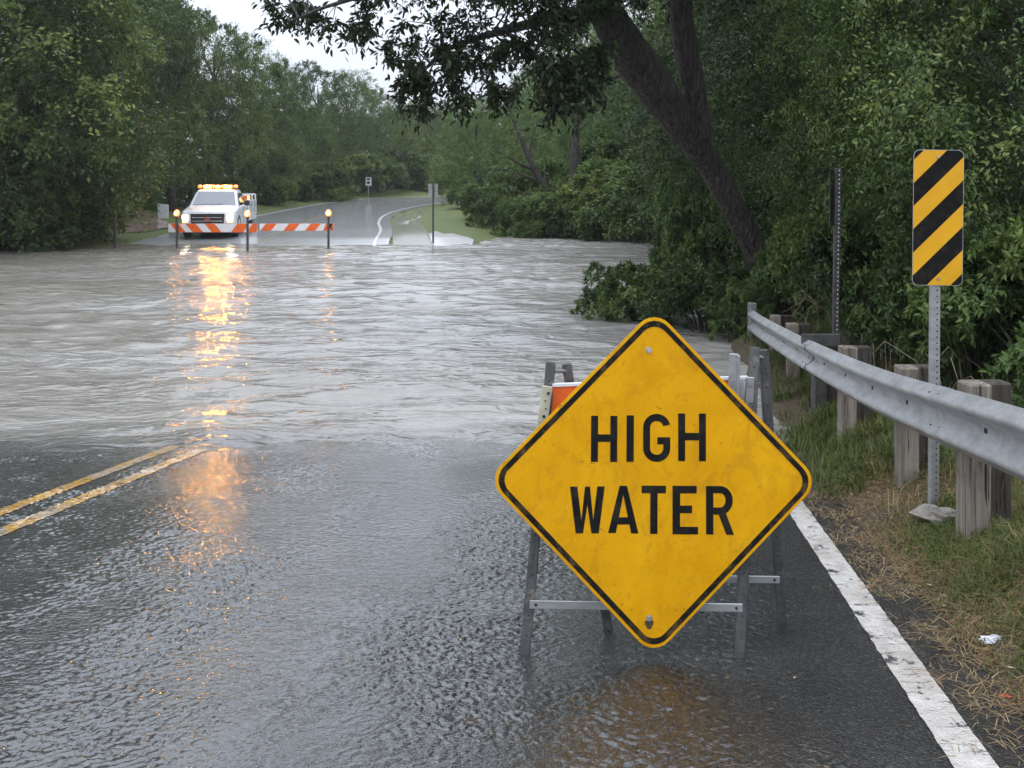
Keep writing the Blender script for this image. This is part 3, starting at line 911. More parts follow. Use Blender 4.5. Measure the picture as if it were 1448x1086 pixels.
# ------------------------------------------------------------------ the big leaning tree on the right bank, its crown hanging over the road
TB = at(1098, 470, 17.0)
big = thing('leaning_tree', 'big dark tree with a thick leaning trunk and branches hanging over the flooded road', 'tree', TB)
XFB = Matrix.Translation(-TB)
limbs = [
    ([(1104, 492, 17.0), (1088, 405, 16.9), (1064, 345, 16.8), (1030, 280, 16.6), (1000, 228, 16.4), (972, 190, 16.2), (938, 140, 15.9), (900, 88, 15.6), (872, 45, 15.2), (846, 0, 14.9), (800, -60, 14.5), (735, -130, 14.1), (650, -190, 13.7), (550, -230, 13.4), (450, -240, 13.0)],
     [.27, .205, .195, .19, .20, .23, .29, .31, .27, .22, .18, .14, .10, .07, .03]),
    ([(992, 195, 16.2), (984, 140, 16.1), (972, 80, 16.0), (962, 20, 15.9), (956, -70, 15.8), (944, -200, 15.6), (920, -330, 15.2)], [.17, .18, .19, .185, .16, .11, .06]),
    ([(860, 20, 15.0), (800, 22, 14.6), (740, 36, 14.3), (680, 52, 14.0), (625, 72, 13.7), (592, 108, 13.6), (585, 140, 13.5)], [.13, .09, .065, .045, .03, .016, .008]),
    ([(810, -50, 14.5), (720, -55, 14.1), (630, -40, 13.7), (540, -15, 13.3), (460, 10, 13.0), (410, 30, 12.9)], [.12, .08, .06, .04, .022, .01]),
    ([(880, 60, 15.2), (845, 85, 15.0), (812, 112, 14.8), (800, 140, 14.7)], [.06, .04, .02, .01]),
    ([(905, 95, 15.6), (870, 110, 15.9), (845, 108, 16.2), (815, 104, 16.6)], [.05, .03, .02, .01]),
    ([(956, -60, 15.8), (860, -180, 15.2), (760, -280, 14.6), (660, -340, 14.2)], [.10, .07, .045, .02]),
]
LP = []
mb = MB()
for i, (P, rr_) in enumerate(limbs):
    pts = [at(*p) for p in P]
    dense, dr = [], []
    for k in range(len(pts) - 1):
        for q in range(4):
            t = q / 4
            dense.append(pts[k].lerp(pts[k + 1], t)); dr.append(rr_[k] * (1 - t) + rr_[k + 1] * t)
    dense.append(pts[-1]); dr.append(rr_[-1])
    LP += [(p, r) for p, r in zip(dense, dr)][(36 if i == 0 else 0):]
    mb.tube(dense, dr, 14 if i < 2 else 8, jitter=.05, seed=i)
mb.build('trunk', M['bark'], big, XFB)
BX = [380, 395, 430, 470, 520, 560, 590, 615, 650, 690, 720, 760, 800, 850, 880, 900]
BYv = [-10, 8, 28, 40, 45, 85, 118, 80, 80, 85, 68, 100, 118, 85, 45, 15]
rg = np.random.default_rng(9)
C, Rr, T = [], [], []
mb = MB()
tries = 0
lpp = np.array([p[:] for p, r in LP])
while len(C) < 560 and tries < 9000:
    tries += 1
    px = rg.uniform(380, 1120); py = rg.uniform(-520, 150)
    lim = np.interp(px, BX, BYv) if px < 900 else rg.uniform(-40, 20)
    if py > lim - 12: continue
    dens = np.interp(px, [380, 470, 560, 640, 760, 1000], [.14, .25, .33, .5, .95, 1.0])
    if py > lim - 70: dens *= .55
    if 600 < px < 700 and 45 < py < 110: dens *= .25
    if py < -220: dens *= .7
    if rg.uniform() > dens: continue
    Y = rg.uniform(12.6, 15.8) if px < 900 else rg.uniform(13.5, 17)
    p = np.array(at(px, py, Y))
    C.append(p); Rr.append(rg.uniform(.26, .44)); T.append(np.clip(rg.normal(.42, .12), 0, 1))
    d2 = ((lpp - p)**2).sum(1); j = int(d2.argmin())
    q = Vector(lpp[j]); pv = Vector(p)
    if d2[j] < 6.5:
        m = q.lerp(pv, .55) + Vector((rg.normal(0, .08), rg.normal(0, .08), .10))
        mb.tube([q, m, pv], [.018, .011, .004], 4, cap=False)
# hanging sprays along the lower edge
for px, py in [(592, 120), (600, 104), (580, 108), (566, 86), (640, 98), (655, 84), (690, 92), (700, 80), (742, 60), (770, 96), (788, 118), (806, 112), (800, 96), (842, 78), (470, 28), (440, 20), (415, 8), (520, 42), (548, 84), (398, 24), (620, 84), (715, 62), (760, 84), (825, 96), (612, 60), (672, 62), (500, 40), (700, 118), (716, 128), (784, 146), (802, 150), (812, 134), (838, 118), (846, 100), (862, 84), (790, 100), (580, 146), (598, 148), (640, 118), (655, 128)]:
    for k in range(2):
        p = np.array(at(px + rg.normal(0, 7), py + rg.normal(0, 7), rg.uniform(13, 14.4)))
        C.append(p); Rr.append(rg.uniform(.2, .3)); T.append(.45)
        j = int(((lpp - p)**2).sum(1).argmin()); q = Vector(lpp[j]); pv = Vector(p)
        mb.tube([q, q.lerp(pv, .5) + Vector((0, 0, .12)), pv], [.014, .009, .003], 4, cap=False)
mb.build('branches', M['bark'], big, XFB)
C = np.array(C) - np.array(TB[:])
O = unit(rg.normal(0, .7, C.shape) + np.array([-.3, -.1, -.25]))
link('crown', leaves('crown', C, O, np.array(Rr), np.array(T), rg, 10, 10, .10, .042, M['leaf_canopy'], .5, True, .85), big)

# ------------------------------------------------------------------ the wood on the right bank
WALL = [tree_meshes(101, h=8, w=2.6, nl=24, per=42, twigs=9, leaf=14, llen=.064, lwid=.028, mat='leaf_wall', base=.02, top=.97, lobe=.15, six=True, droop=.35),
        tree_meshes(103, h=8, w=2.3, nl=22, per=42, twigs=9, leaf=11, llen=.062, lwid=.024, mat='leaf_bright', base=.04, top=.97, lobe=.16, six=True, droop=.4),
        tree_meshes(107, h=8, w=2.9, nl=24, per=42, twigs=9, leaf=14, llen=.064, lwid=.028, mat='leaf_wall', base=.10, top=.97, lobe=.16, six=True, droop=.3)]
for (px, Y, h, wf, v, label) in [
        (1235, 19.5, 9.0, .66, 0, 'leafy tree right of the leaning trunk, standing behind the dark steel post'),
        (1330, 14.6, 8.0, .72, 1, 'leafy tree directly behind the yellow and black striped marker'),
        (1462, 12.6, 7.4, .72, 2, 'leafy tree cut by the right edge of the photo beside the striped marker'),
        (1560, 11.0, 7.5, .8, 0, 'leafy tree mostly outside the right edge of the photo'),
        (1270, 21.0, 10.5, .9, 2, 'tall tree in the second row, between the dark post and the striped marker'),
        (1150, 25.0, 11.0, .8, 2, 'tall tree rising behind the leaning trunk'),
        (1400, 19.0, 10.0, 1.0, 1, 'tall tree in the second row, above the right edge of the striped marker'),
        (1085, 31.0, 8.5, .7, 0, 'dark tree at the water behind the lower half of the leaning trunk'),
        (1180, 33.0, 13.5, 1.1, 2, 'very tall tree at the back of the wood on the right bank'),
        (1350, 29.0, 13.0, 1.2, 0, 'very tall tree at the back of the wood, behind the striped marker')]:
    X = (px - CX) * Y / F; s = h / 8.1
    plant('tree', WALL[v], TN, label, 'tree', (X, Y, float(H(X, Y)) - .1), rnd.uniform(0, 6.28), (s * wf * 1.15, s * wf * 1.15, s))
# pale upright trunk behind the second fork
pb = at(1008, 330, 23.0)
t = thing('tree', 'tree with a pale upright trunk right of the dark forked trunk', 'tree', pb)
mb = MB(); mb.tube([at(1012, 400, 23), at(1009, 200, 23), at(1006, 60, 23), at(1008, -120, 23), at(1000, -300, 23)], [.24, .22, .2, .16, .1], 9, jitter=.06)
mb.build('trunk', M['bark_pale'], t, Matrix.Translation(-pb))
rg2 = np.random.default_rng(31)
C = np.array([at(rg2.normal(1010, 60), rg2.uniform(-420, 40), 23 + rg2.uniform(-1, 2)) - pb for _ in range(110)])
link('crown', leaves('crown', C, unit(rg2.normal(0, 1, C.shape)), np.full(len(C), .6), np.clip(rg2.normal(.55, .12, len(C)), 0, 1), rg2, 8, 8, .13, .06, M['leaf_bright'], .3, True), t)

NB = [bush_meshes(207, h=1.5, w=1.7, nl=15, per=13, twigs=7, leaf=10, llen=.095, lwid=.036, mat='leaf_bright', six=True),
      bush_meshes(209, h=1.5, w=1.5, nl=16, per=15, twigs=7, leaf=10, llen=.09, lwid=.034, mat='leaf_wall', six=True),
      bush_meshes(201, h=1.5, w=1.1, nl=12, per=34, twigs=8, leaf=9, llen=.075, lwid=.032, mat='leaf_wall', six=True),
      bush_meshes(203, h=1.5, w=1.3, nl=13, per=34, twigs=8, leaf=9, llen=.085, lwid=.034, mat='leaf_bright', six=True)]
for (px, Y, h, wx, v, label) in [
        (862, 18.3, .95, .95, 0, 'light green shrub leaning out into the floodwater, the tip nearest the middle'),
        (925, 18.0, 1.10, 1.1, 1, 'dark shrub in the floodwater behind the top corner of the yellow diamond sign'),
        (1000, 16.6, 1.2, 1.0, 1, 'dark shrub right of the top corner of the diamond sign, below the leaning trunk'),
        (1045, 15.6, .9, .7, 0, 'yellow-green weedy shrub left of the guardrail end'),
        (1040, 23.0, 2.5, .7, 1, 'tall dark shrub at the water, left of the foot of the leaning trunk'),
        (968, 22.5, 2.3, .55, 0, 'leafy shrub overhanging the bright water left of the leaning trunk'),
        (1140, 15.8, 1.5, .8, 3, 'bright green shrub at the foot of the leaning trunk, behind the guardrail end'),
        (1235, 12.6, 1.5, .8, 1, 'dark brambly shrub behind the guardrail, right of the dark steel post'),
        (1290, 11.6, 1.3, .7, 2, 'dark shrub behind the guardrail, at the post of the striped marker'),
        (1395, 10.2, 1.5, .8, 1, 'dark shrub behind the guardrail, right of the striped marker'),
        (1480, 9.2, 1.6, .9, 3, 'green shrub behind the guardrail at the right edge of the photo')]:
    X = (px - CX) * Y / F; s = h / 1.55
    plant('shrub', NB[v], BN, label, 'shrub', (X, Y, max(float(H(X, Y)), ZW) - .08), rnd.uniform(0, 6.28), (s * wx, s * wx, s))


# ------------------------------------------------------------------ grass, straw, litter, brambles
def blades(name, N, xy, hmin, hmax, wid, lie, mat, tmu, seed, dz=0.0):
    rg = np.random.default_rng(seed)
    P = xy(rg, N); N = len(P)
    z = H(P[:, 0], P[:, 1])
    r_ = np.interp(P[:, 1], RS[:, 1], RS[:, 0])
    z = np.where(P[:, 0] < r_, zr(P[:, 1]), z) + dz
    b = np.stack([P[:, 0], P[:, 1], z], -1)
    a = rg.uniform(0, 6.283, N)
    d = np.stack([np.cos(a), np.sin(a), np.zeros(N)], -1)
    L = rg.uniform(hmin, hmax, N)[:, None]
    le = np.clip(rg.normal(lie, .22, N), 0.02, 2.3)[:, None]
    up = np.array([0, 0, 1.0])
    d1 = unit(d * np.sin(le * .7) + up * np.cos(le * .7)); d2 = unit(d * np.sin(np.minimum(le * 1.7, 1.75)) + up * np.cos(np.minimum(le * 1.7, 1.75)))
    s = np.stack([-np.sin(a), np.cos(a), np.zeros(N)], -1) * wid * rg.uniform(.6, 1.3, N)[:, None]
    m = b + d1 * L * .5; tp = m + d2 * L * .5
    tp[:, 2] = np.maximum(tp[:, 2], z + .004); 
    V = np.stack([b - s, b + s, m + s * .8, m - s * .8, tp], 1)
    idx1 = V[:, [0, 1, 2, 3]]; idx2 = V[:, [3, 2, 4, 4]]
    idx2[:, 3] = (V[:, 4] + V[:, 3]) / 2
    W = np.concatenate([idx1, idx2], 0)
    tn = np.clip(rg.normal(tmu, .16, N), 0, 1)
    return tag(link(name, np_mesh(name, W, 4, M[mat], np.concatenate([tn, tn]))), kind='stuff')


def verge(y0, y1, a, b, ycl=None):
    """points to the right of the asphalt edge by a..b metres, clumped"""
    def f(rg, N):
        nc = max(8, N // 28)
        cy = rg.uniform(y0, y1, nc)**1.0; co = rg.uniform(a, b, nc)
        k = rg.integers(0, nc, N)
        Y = cy[k] + rg.normal(0, .07, N); o = co[k] + rg.normal(0, .07, N)
        if ycl is not None:
            keep = rg.uniform(0, 1, N) < ycl(Y, o); Y, o = Y[keep], o[keep]
        X = NEAR_R + SL * Y + o
        return np.stack([X, Y], -1)
    return f


blades('grass', 26000, verge(3.2, 8.0, .2, 2.6, lambda y, o: np.clip((o - .05) * 1.4, .1, 1)), .05, .15, .0028, .75, 'grass', .42, 1)
blades('grass', 16000, verge(7.0, 16.5, .05, 3.2), .08, .24, .0045, .72, 'grass', .40, 2)
blades('grass', 5000, verge(7.4, 10.2, .0, .7), .07, .20, .004, .7, 'grass', .42, 12)
blades('dry_grass', 8000, verge(3.0, 7.6, -.02, 1.5), .05, .17, .0020, 1.9, 'straw', .5, 3, .006)
blades('grass', 12000, verge(3.2, 5.6, .45, 1.8), .05, .16, .0028, .9, 'grass', .56, 21)
blades('grass', 16000, verge(3.0, 6.4, .12, 1.3), .05, .15, .0028, .95, 'grass', .5, 22)
blades('dry_grass', 3500, verge(3.0, 12.0, .2, 2.4), .10, .30, .0020, 1.0, 'straw', .55, 4)
blades('straw', 10000, verge(2.6, 7.8, -.25, .8), .04, .12, .0016, 2.15, 'straw', .6, 5, .007)


def litter(name, N, seed, y0, y1, x0, x1, smin, smax):
    rg = np.random.default_rng(seed)
    Y = rg.uniform(y0, y1, N); X = NEAR_R + SL * Y + rg.uniform(x0, x1, N) * (1 - .0)
    r_ = np.interp(Y, RS[:, 1], RS[:, 0])
    z = np.where(X < r_, zr(Y) + .006, H(X, Y) + .012)
    c = np.stack([X, Y, z], -1)
    a = rg.uniform(0, 6.283, N); s = rg.uniform(smin, smax, N)[:, None]
    d = np.stack([np.cos(a), np.sin(a), rg.normal(0, .12, N)], -1) * s
    e = np.stack([-np.sin(a), np.cos(a), rg.normal(0, .2, N)], -1) * s * rg.uniform(.18, .45, N)[:, None]
    up = np.array([0, 0, 1.0]) * s * .18
    V = np.stack([c - d, c - d * .3 + e + up * .6, c + d * .5 + e * .8 + up, c + d + up * .4, c + d * .4 - e * .8 + up * .3, c - d * .4 - e], 1)
    return tag(link(name, np_mesh(name, V, 6, M['litter'], np.clip(rg.normal(.5, .25, N), 0, 1))), kind='stuff')


litter('leaf_litter', 500, 6, 2.6, 7.5, -.8, .3, .004, .013)
litter('leaf_litter', 400, 7, 2.6, 6.5, -1.6, -.2, .005, .013)
litter('leaf_litter', 1500, 8, 2.8, 8.0, -.1, 1.4, .007, .020)

rg = np.random.default_rng(44)
mb = MB()
for i in range(70):
    Y = rg.uniform(8.5, 14.5); X = NEAR_R + SL * Y + rg.uniform(.7, 2.6)
    z = float(H(X, Y)); a = rg.uniform(0, 6.28); L = rg.uniform(.3, .8)
    dx, dy = math.cos(a) * L, math.sin(a) * L
    mb.tube([(X, Y, z), (X + dx * .15, Y + dy * .15, z + L * .55), (X + dx * .5, Y + dy * .5, z + L * .75), (X + dx * .9, Y + dy * .9, z + L * rg.uniform(.2, .7))], [.006, .005, .004, .002], 4, cap=False)
tag(mb.build('brambles', simple('bramble_stem', (.20, .16, .11), .7, var=.4, bump=0), recalc=False), kind='stuff')
# ------------------------------------------------------------------ warning sign
def rdiamond(ax, ay, r, n=7):
    """rounded diamond, half diagonals ax (u) and ay (v)"""
    pts = []
    cor = [Vector((ax, 0)), Vector((0, ay)), Vector((-ax, 0)), Vector((0, -ay))]
    for i in range(4):
        p, c, q = cor[i - 1], cor[i], cor[(i + 1) % 4]
        d1 = (p - c).normalized(); d2 = (q - c).normalized()
        half = math.acos(max(-1, min(1, d1.dot(d2)))) / 2
        cd = r / math.sin(half); cen = c + (d1 + d2).normalized() * cd
        tl = r / math.tan(half)
        a0 = c + d1 * tl - cen; a1 = c + d2 * tl - cen
        g0 = math.atan2(a0.y, a0.x); g1 = math.atan2(a1.y, a1.x)
        while g1 < g0: g1 += 2 * math.pi
        for k in range(n):
            g = g0 + (g1 - g0) * k / (n - 1)
            pts.append(cen + Vector((math.cos(g), math.sin(g))) * r)
    return pts


SC_ = 345.0
sc_loc = at(925, 679.5, 4.33)
sign = thing('warning_sign', 'yellow diamond warning sign lettered HIGH WATER with scuffs and a black border', 'road sign', sc_loc)
sign.rotation_euler = (R(-4.5), R(0.9), R(2.0))
AX, AY = .684, .698
RAD = .085


def uv(p, d):     # u right, v up, d towards the viewer
    return (p[0], -d, p[1])


D = rdiamond(AX, AY, RAD)
mb = MB()
n = len(D)
D2 = rdiamond(AX - .004, AY - .004, RAD - .002)
mb.add([uv(p, .0) for p in D2] + [uv(p, .0015) for p in D] + [uv(p, -.002) for p in D], [list(range(n))] +
       [[i, (i + 1) % n, n + (i + 1) % n, n + i] for i in range(n)] + [[n + i, n + (i + 1) % n, 2 * n + (i + 1) % n, 2 * n + i] for i in range(n)], 0)
mb.add([uv(p, -.002) for p in D], [list(range(n))], 1)
# lift front to +2 mm
mb.v = [(x, y - (.002 if abs(y) < .0001 else 0), z) for (x, y, z) in mb.v]
mb.build('sign_panel', [M['sign_yellow'], M['aluminium']], sign)
B1 = rdiamond(AX - .018, AY - .018, RAD - .009); B2 = rdiamond(AX - .049, AY - .049, RAD - .025)
mb = MB()
mb.add([uv(p, .0034) for p in B1] + [uv(p, .0034) for p in B2], [[i, (i + 1) % n, n + (i + 1) % n, n + i] for i in range(n)])
mb.build('border', M['border_black'], sign)

# lettering drawn in the zoomed photograph's units, 2.129 of them to a pixel
KX = 1 / (2.129 * SC_)


def L(x, y):
    return ((x - 499) * KX, -(y - 530.5) * KX)


mb = MB()


def stroke(*pts):
    mb.add([uv(L(*p), .0036) for p in pts], [list(range(len(pts)))])


def rect(x0, y0, x1, y1):
    stroke((x0, y0), (x1, y0), (x1, y1), (x0, y1))


def arc(cx, cy, rx, ry, t, a0, a1, n=14, tx=None):
    tx = tx or t
    for k in range(n):
        a, b = R(a0 + (a1 - a0) * k / n), R(a0 + (a1 - a0) * (k + 1) / n)
        stroke((cx + rx * math.cos(a), cy - ry * math.sin(a)), (cx + rx * math.cos(b), cy - ry * math.sin(b)),
               (cx + (rx - tx) * math.cos(b), cy - (ry - t) * math.sin(b)), (cx + (rx - tx) * math.cos(a), cy - (ry - t) * math.sin(a)))


def letter_H(x0, x1, y0, y1, s=21):
    m = (y0 + y1) / 2 - 2
    rect(x0, y0, x0 + s, y1); rect(x1 - s, y0, x1, y1); rect(x0 + s, m - 11, x1 - s, m + 11)


letter_H(308, 387, 340, 476)
rect(415, 338, 437, 475)
# G
gx0, gx1, gy0, gy1 = 465, 547, 333, 475
cx = (gx0 + gx1) / 2; rx = (gx1 - gx0) / 2; ry = 40; t_ = 21
arc(cx, gy0 + ry, rx, ry, t_, 12, 180); arc(cx, gy1 - ry, rx, ry, t_, 180, 360)
rect(gx0, gy0 + ry, gx0 + t_, gy1 - ry)
rect(gx1 - t_, 402, gx1, gy1 - ry); rect(cx + 2, 402, gx1 - t_, 423)
letter_H(571, 655, 331, 472)
# W
stroke((246, 549), (268, 549), (281, 648), (274, 685), (264, 685)); stroke((281, 648), (291, 549), (306, 549), (286, 685), (274, 685))
stroke((291, 549), (306, 549), (315, 648), (326, 685), (311, 685)) if False else None
stroke((306, 549), (316, 648), (323, 685), (311, 685), (298.5, 602)); stroke((316, 648), (328, 548), (350, 548), (333, 685), (323, 685))
# A
stroke((395, 546), (417, 546), (406, 572)); stroke((395, 546), (406, 572), (384, 684), (361, 684)); stroke((417, 546), (452, 685), (430, 685), (406, 572))
stroke((393, 638), (420.5, 638), (424.5, 659), (389, 659))
# T
rect(461, 545, 534, 567); rect(487, 567, 509, 686)
# E
rect(554, 545, 577, 687); rect(577, 545, 627, 567); rect(577, 603, 613, 625); rect(577, 665, 631, 687)
# R
rect(655, 545, 677, 687); rect(677, 545, 699, 566); rect(677, 608, 699, 629)
arc(698, 587, 38, 42, 21, -90, 90, 14, 22)
stroke((693, 629), (714, 622), (739, 688), (716, 688))
mb.build('lettering', M['sign_black'], sign)
for (x, y, stain) in ((481, 143, False), (485, 930, True)):
    mb = MB()
    p = L(x, y)
    mb.disc(uv(p, .002), (0, -1, 0), .013, .0025, 16); mb.disc(uv(p, .0045), (0, -1, 0), .0085, .006, 6)
    mb.build('bolt', M['bolt'], sign)
mb = MB()
p = L(485, 948)
mb.add([uv((p[0] + math.cos(a) * .017 * (1 + .25 * math.sin(3 * a)), p[1] + math.sin(a) * .020), .0028) for a in np.linspace(0, 6.283, 17)[:-1]], [list(range(16))])
mb.build('rust_stain', simple('rust_stain', (.06, .035, .015), .7, var=.5, scale=60), sign)

# ------------------------------------------------------------------ folding barricade behind the sign
bl = Vector((.60, 4.47, float(zr(4.47))))
bar = thing('folding_barricade', 'grey steel folding barricade with orange and white top panel carrying the diamond sign', 'barricade', bl)
XB = Matrix.Translation(-bl)


def road_pt(px, py):
    Y = F * CZ / (py - HY - .0913 * F) if False else None
    lo, hi = 1.0, 10.5
    for _ in range(60):
        m = (lo + hi) / 2
        if HY + F * (CZ - float(zr(m))) / m > py: lo = m
        else: hi = m
    return Vector(((px - CX) * lo / F, lo, float(zr(lo))))


FL, FR, BLg, BRg = road_pt(742, 926), road_pt(1045, 932), road_pt(860, 892), road_pt(1106, 892)
TFL, TFR, TBL, TBR = at(779, 512, 4.60), at(1067, 491, 4.62), at(801, 514, 4.68), at(1079, 494, 4.70)


def leg(a, b, name):
    ax = (Vector(a) - Vector(b)).normalized()
    m = MB()
    m.beam(b, a, .042, .034, mi=0, bev=.004)
    q = Matrix.Identity(3)
    for k in range(1, 15):
        p = Vector(b).lerp(Vector(a), k / 15)
        m.disc(p + Vector((0, -.0172, 0)), (0, -1, 0), .0042, .0008, 8, 1)
    return m.build(name, [M['steel_dark'], M['hole']], bar, XB)


leg(FL, TFL, 'leg'); leg(FR, TFR, 'leg'); leg(BLg, TBL, 'leg'); leg(BRg, TBR, 'leg')


def on(a, b, py):   # point of a leg seen at row py
    a, b = Vector(a), Vector(b)
    for k in range(400):
        p = a.lerp(b, k / 399)
        if HY + F * (CZ - p.z) / p.y <= py: return p
    return b


def crossbar(p, q, name, h=.034, th=.006, mat='galv', off=-.02):
    m = MB()
    m.beam(Vector(p) + Vector((0, off, 0)), Vector(q) + Vector((0, off, 0)), h, th, up=Vector((0, -1, 0)), bev=.002)
    for k in (.03, .5, .97):
        c = Vector(p).lerp(Vector(q), k) + Vector((0, off - th / 2, 0))
        m.disc(c, (0, -1, 0), .006, .003, 8, 1)
    return m.build(name, [M[mat], M['hole']], bar, XB)


crossbar(on(FL, TFL, 852), on(FR, TFR, 857), 'crossbar')
crossbar(on(BLg, TBL, 815), on(BRg, TBR, 818), 'crossbar', h=.032)
# top panel: orange sheeting with a white field at its right end
pl, pr = at(781, 546, 4.56), at(1057, 535, 4.58)
lo_l, lo_r = at(777, 640, 4.55), at(1058, 632, 4.57)
mb = MB()
t1, t2 = .30, .86


def quad(a, b, mi):
    P = [pl.lerp(pr, a), pl.lerp(pr, b), lo_l.lerp(lo_r, b), lo_l.lerp(lo_r, a)]
    mb.prism([p + Vector((0, -.004, 0)) for p in P], (0, .016, 0), mi)


quad(0, .20, 0); quad(.20, .40, 1); quad(.40, .60, 0); quad(.60, .78, 1); quad(.78, .93, 0); quad(.93, 1.0, 1)
e = [pl, pr]
mb.beam(pl + Vector((0, .002, .004)), pr + Vector((0, .002, .004)), .012, .022, mi=1)
mb.build('striped_panel', [M['orange'], M['board_white'], M['board_white']], bar, XB)
# painted wooden stile on the left, bracket plates on the right
mb = MB(); mb.beam(at(766, 606, 4.52), at(774, 546, 4.53), .044, .02, bev=.003)
for k in range(5): mb.disc(at(768 + k * 1.5 + rnd.uniform(-2, 2), 600 - k * 11, 4.509), (0, -1, 0), rnd.uniform(.003, .007), .001, 7, 1)
mb.build('side_stile', [M['paint_wood'], M['hole']], bar, XB)
mb = MB(); mb.beam(at(1057, 600, 4.545), at(1061, 533, 4.55), .036, .012, bev=.003); mb.disc(at(1060, 543, 4.537), (0, -1, 0), .009, .006, 8, 1)
mb.build('bracket', [M['steel_grey'], M['bolt']], bar, XB)
mb = MB(); mb.beam(at(1036, 560, 4.53), at(1038, 500, 4.54), .040, .010, bev=.003); mb.beam(at(1042, 560, 4.535), at(1044, 502, 4.545), .014, .03, bev=.003)
mb.prism([at(1030, 562, 4.525), at(1052, 574, 4.525), at(1052, 540, 4.525), at(1034, 538, 4.525)], (0, .006, 0))
mb.build('bracket', M['steel_grey'], bar, XB)
for pa, pb, rr_ in ((TFL.lerp(FL, .03), TBL.lerp(BLg, .03), .008), (TFR.lerp(FR, .03), TBR.lerp(BRg, .03), .008), (TFL.lerp(FL, .12), TBL.lerp(BLg, .12), .006)):
    mb = MB(); mb.tube([pa, pb], rr_, 8); mb.build('hinge_pin', M['steel_grey'], bar, XB)

# ------------------------------------------------------------------ object marker
YM = 6.35
mbase = Vector(((1319 - CX) * YM / F, YM, float(H((1319 - CX) * YM / F, YM)) - .1))
mk = thing('object_marker', 'upright yellow and black diagonally striped marker plate on a perforated steel post', 'road sign', mbase)
XM = Matrix.Translation(-mbase)
cxm, czm = (1323.5 - CX) * YM / F, CZ - (307.5 - HY) * YM / F
W2, H2 = 35.5 * YM / F, 95.5 * YM / F
ym = YM - .03
mb = MB()


def rrect(w, h, r, n=5):
    pts = []
    for (sx, sy, a0) in ((1, 1, 0), (-1, 1, 90), (-1, -1, 180), (1, -1, 270)):
        for k in range(n):
            a = R(a0 + 90 * k / (n - 1))
            pts.append(((w - r) * sx + r * math.cos(a), (h - r) * sy + r * math.sin(a)))
    return pts


rot = Matrix.Rotation(R(.7), 4, 'Y')
XMM = XM @ Matrix.Translation(Vector((cxm, ym, czm))) @ rot
mb.prism([(x, 0, z) for x, z in rrect(W2, H2, .035)], (0, -.003, 0), 0)
mb.build('marker_plate', [M['aluminium']], mk, XMM)


def clip(poly, a, b, c):      # keep a x + b z <= c
    out = []
    for i in range(len(poly)):
        p, q = poly[i], poly[(i + 1) % len(poly)]
        fp, fq = a * p[0] + b * p[1] - c, a * q[0] + b * q[1] - c
        if fp <= 0: out.append(p)
        if fp * fq < 0:
            t = fp / (fp - fq); out.append((p[0] + (q[0] - p[0]) * t, p[1] + (q[1] - p[1]) * t))
    return out


face = rrect(W2 - .003, H2 - .003, .033)
slope = 1.0                     # stripes rise to the right; t = z - slope * x
kz = YM / F
# stripe edges along the left edge, from the photograph's rows (px)
edges_px = [(193, 0), (262, 1), (295, 0), (326.5, 1), (359, 0), (391, 1), (424, 0)]
left_rows = [228, 258, 292, 325, 358, 391]


def band(t0, t1, mi, mb):
    p = clip(clip(face, -slope, 1, t1), slope, -1, -t0)
    if len(p) > 2: mb.add([(x, -.0034, z) for x, z in p], [list(range(len(p)))], mi)


mb = MB()
per = 33.0 * kz
# row of the left edge -> t
def trow(r): return -(r - 307.5) * kz + slope * W2
rows = [180, 227, 259.5, 292, 324.5, 358, 390, 423, 456, 480]
cols = ['k', 'y', 'k', 'y', 'k', 'y', 'k', 'y', 'k']
for i in range(9):
    mbb = mb
    band(trow(rows[i + 1]), trow(rows[i]), 0 if cols[i] == 'y' else 1, mbb)
mb.build('striped_face', [M['marker_yellow'], M['sign_black']], mk, XMM)
for r in (222, 393):
    mb = MB(); mb.disc((cxm, ym - .0036, CZ - (r - HY) * kz), (0, -1, 0), .009, .006, 8)
    mb.build('bolt', M['bolt'], mk, XM)
px0 = (1319.5 - CX) * YM / F
mb = MB()
top = Vector(((1323 - CX) * YM / F, YM, CZ - (216 - HY) * kz)); bot = Vector((px0, YM, mbase.z))
mb.beam(bot, top, .052, .05, bev=.005)
for k in range(64):
    p = bot.lerp(top, (k + .5) / 64)
    mb.disc(p + Vector((.006, -.0252, 0)), (0, -1, 0), .0052, .0006, 8, 1)
mb.build('post', [M['galv'], M['hole']], mk, XM)

# dark steel post with a narrow plate, further along behind the rail
Y2 = 11.2
b2 = Vector(((1180 - CX) * Y2 / F, Y2, float(H((1180 - CX) * Y2 / F, Y2)) - .1))
sp = thing('sign_post', 'tall dark perforated steel post with a sign plate seen edge-on, behind the guardrail', 'sign post', b2)
X2 = Matrix.Translation(-b2)
mb = MB(); top = at(1185, 238, Y2); mb.beam(b2, top, .066, .05, bev=.006)
for k in range(52): mb.disc(b2.lerp(top, (k + .5) / 52) + Vector((.008, -.0254, 0)), (0, -1, 0), .0075, .0006, 7, 1)
mb.build('post', [M['steel_dark'], M['board_white']], sp, X2)
mb = MB(); rz = Matrix.Rotation(R(62), 3, 'Z'); mb.box(at(1176, 280, Y2 + .04), (.20, .006, .60), rz, bev=.002)
mb.build('sign_plate', M['post_green'], sp, X2)

# ------------------------------------------------------------------ guardrail
RY_ = [2.2, 4.6, 5.67, 7.0, 9.2, 11.5, 14.9]
RZ_ = [.80, .575, .42, .262, .062, -.11, -.345]


def rail_pt(y):
    return Vector((1.69 + SL * y, y, float(np.interp(y, RY_, RZ_))))


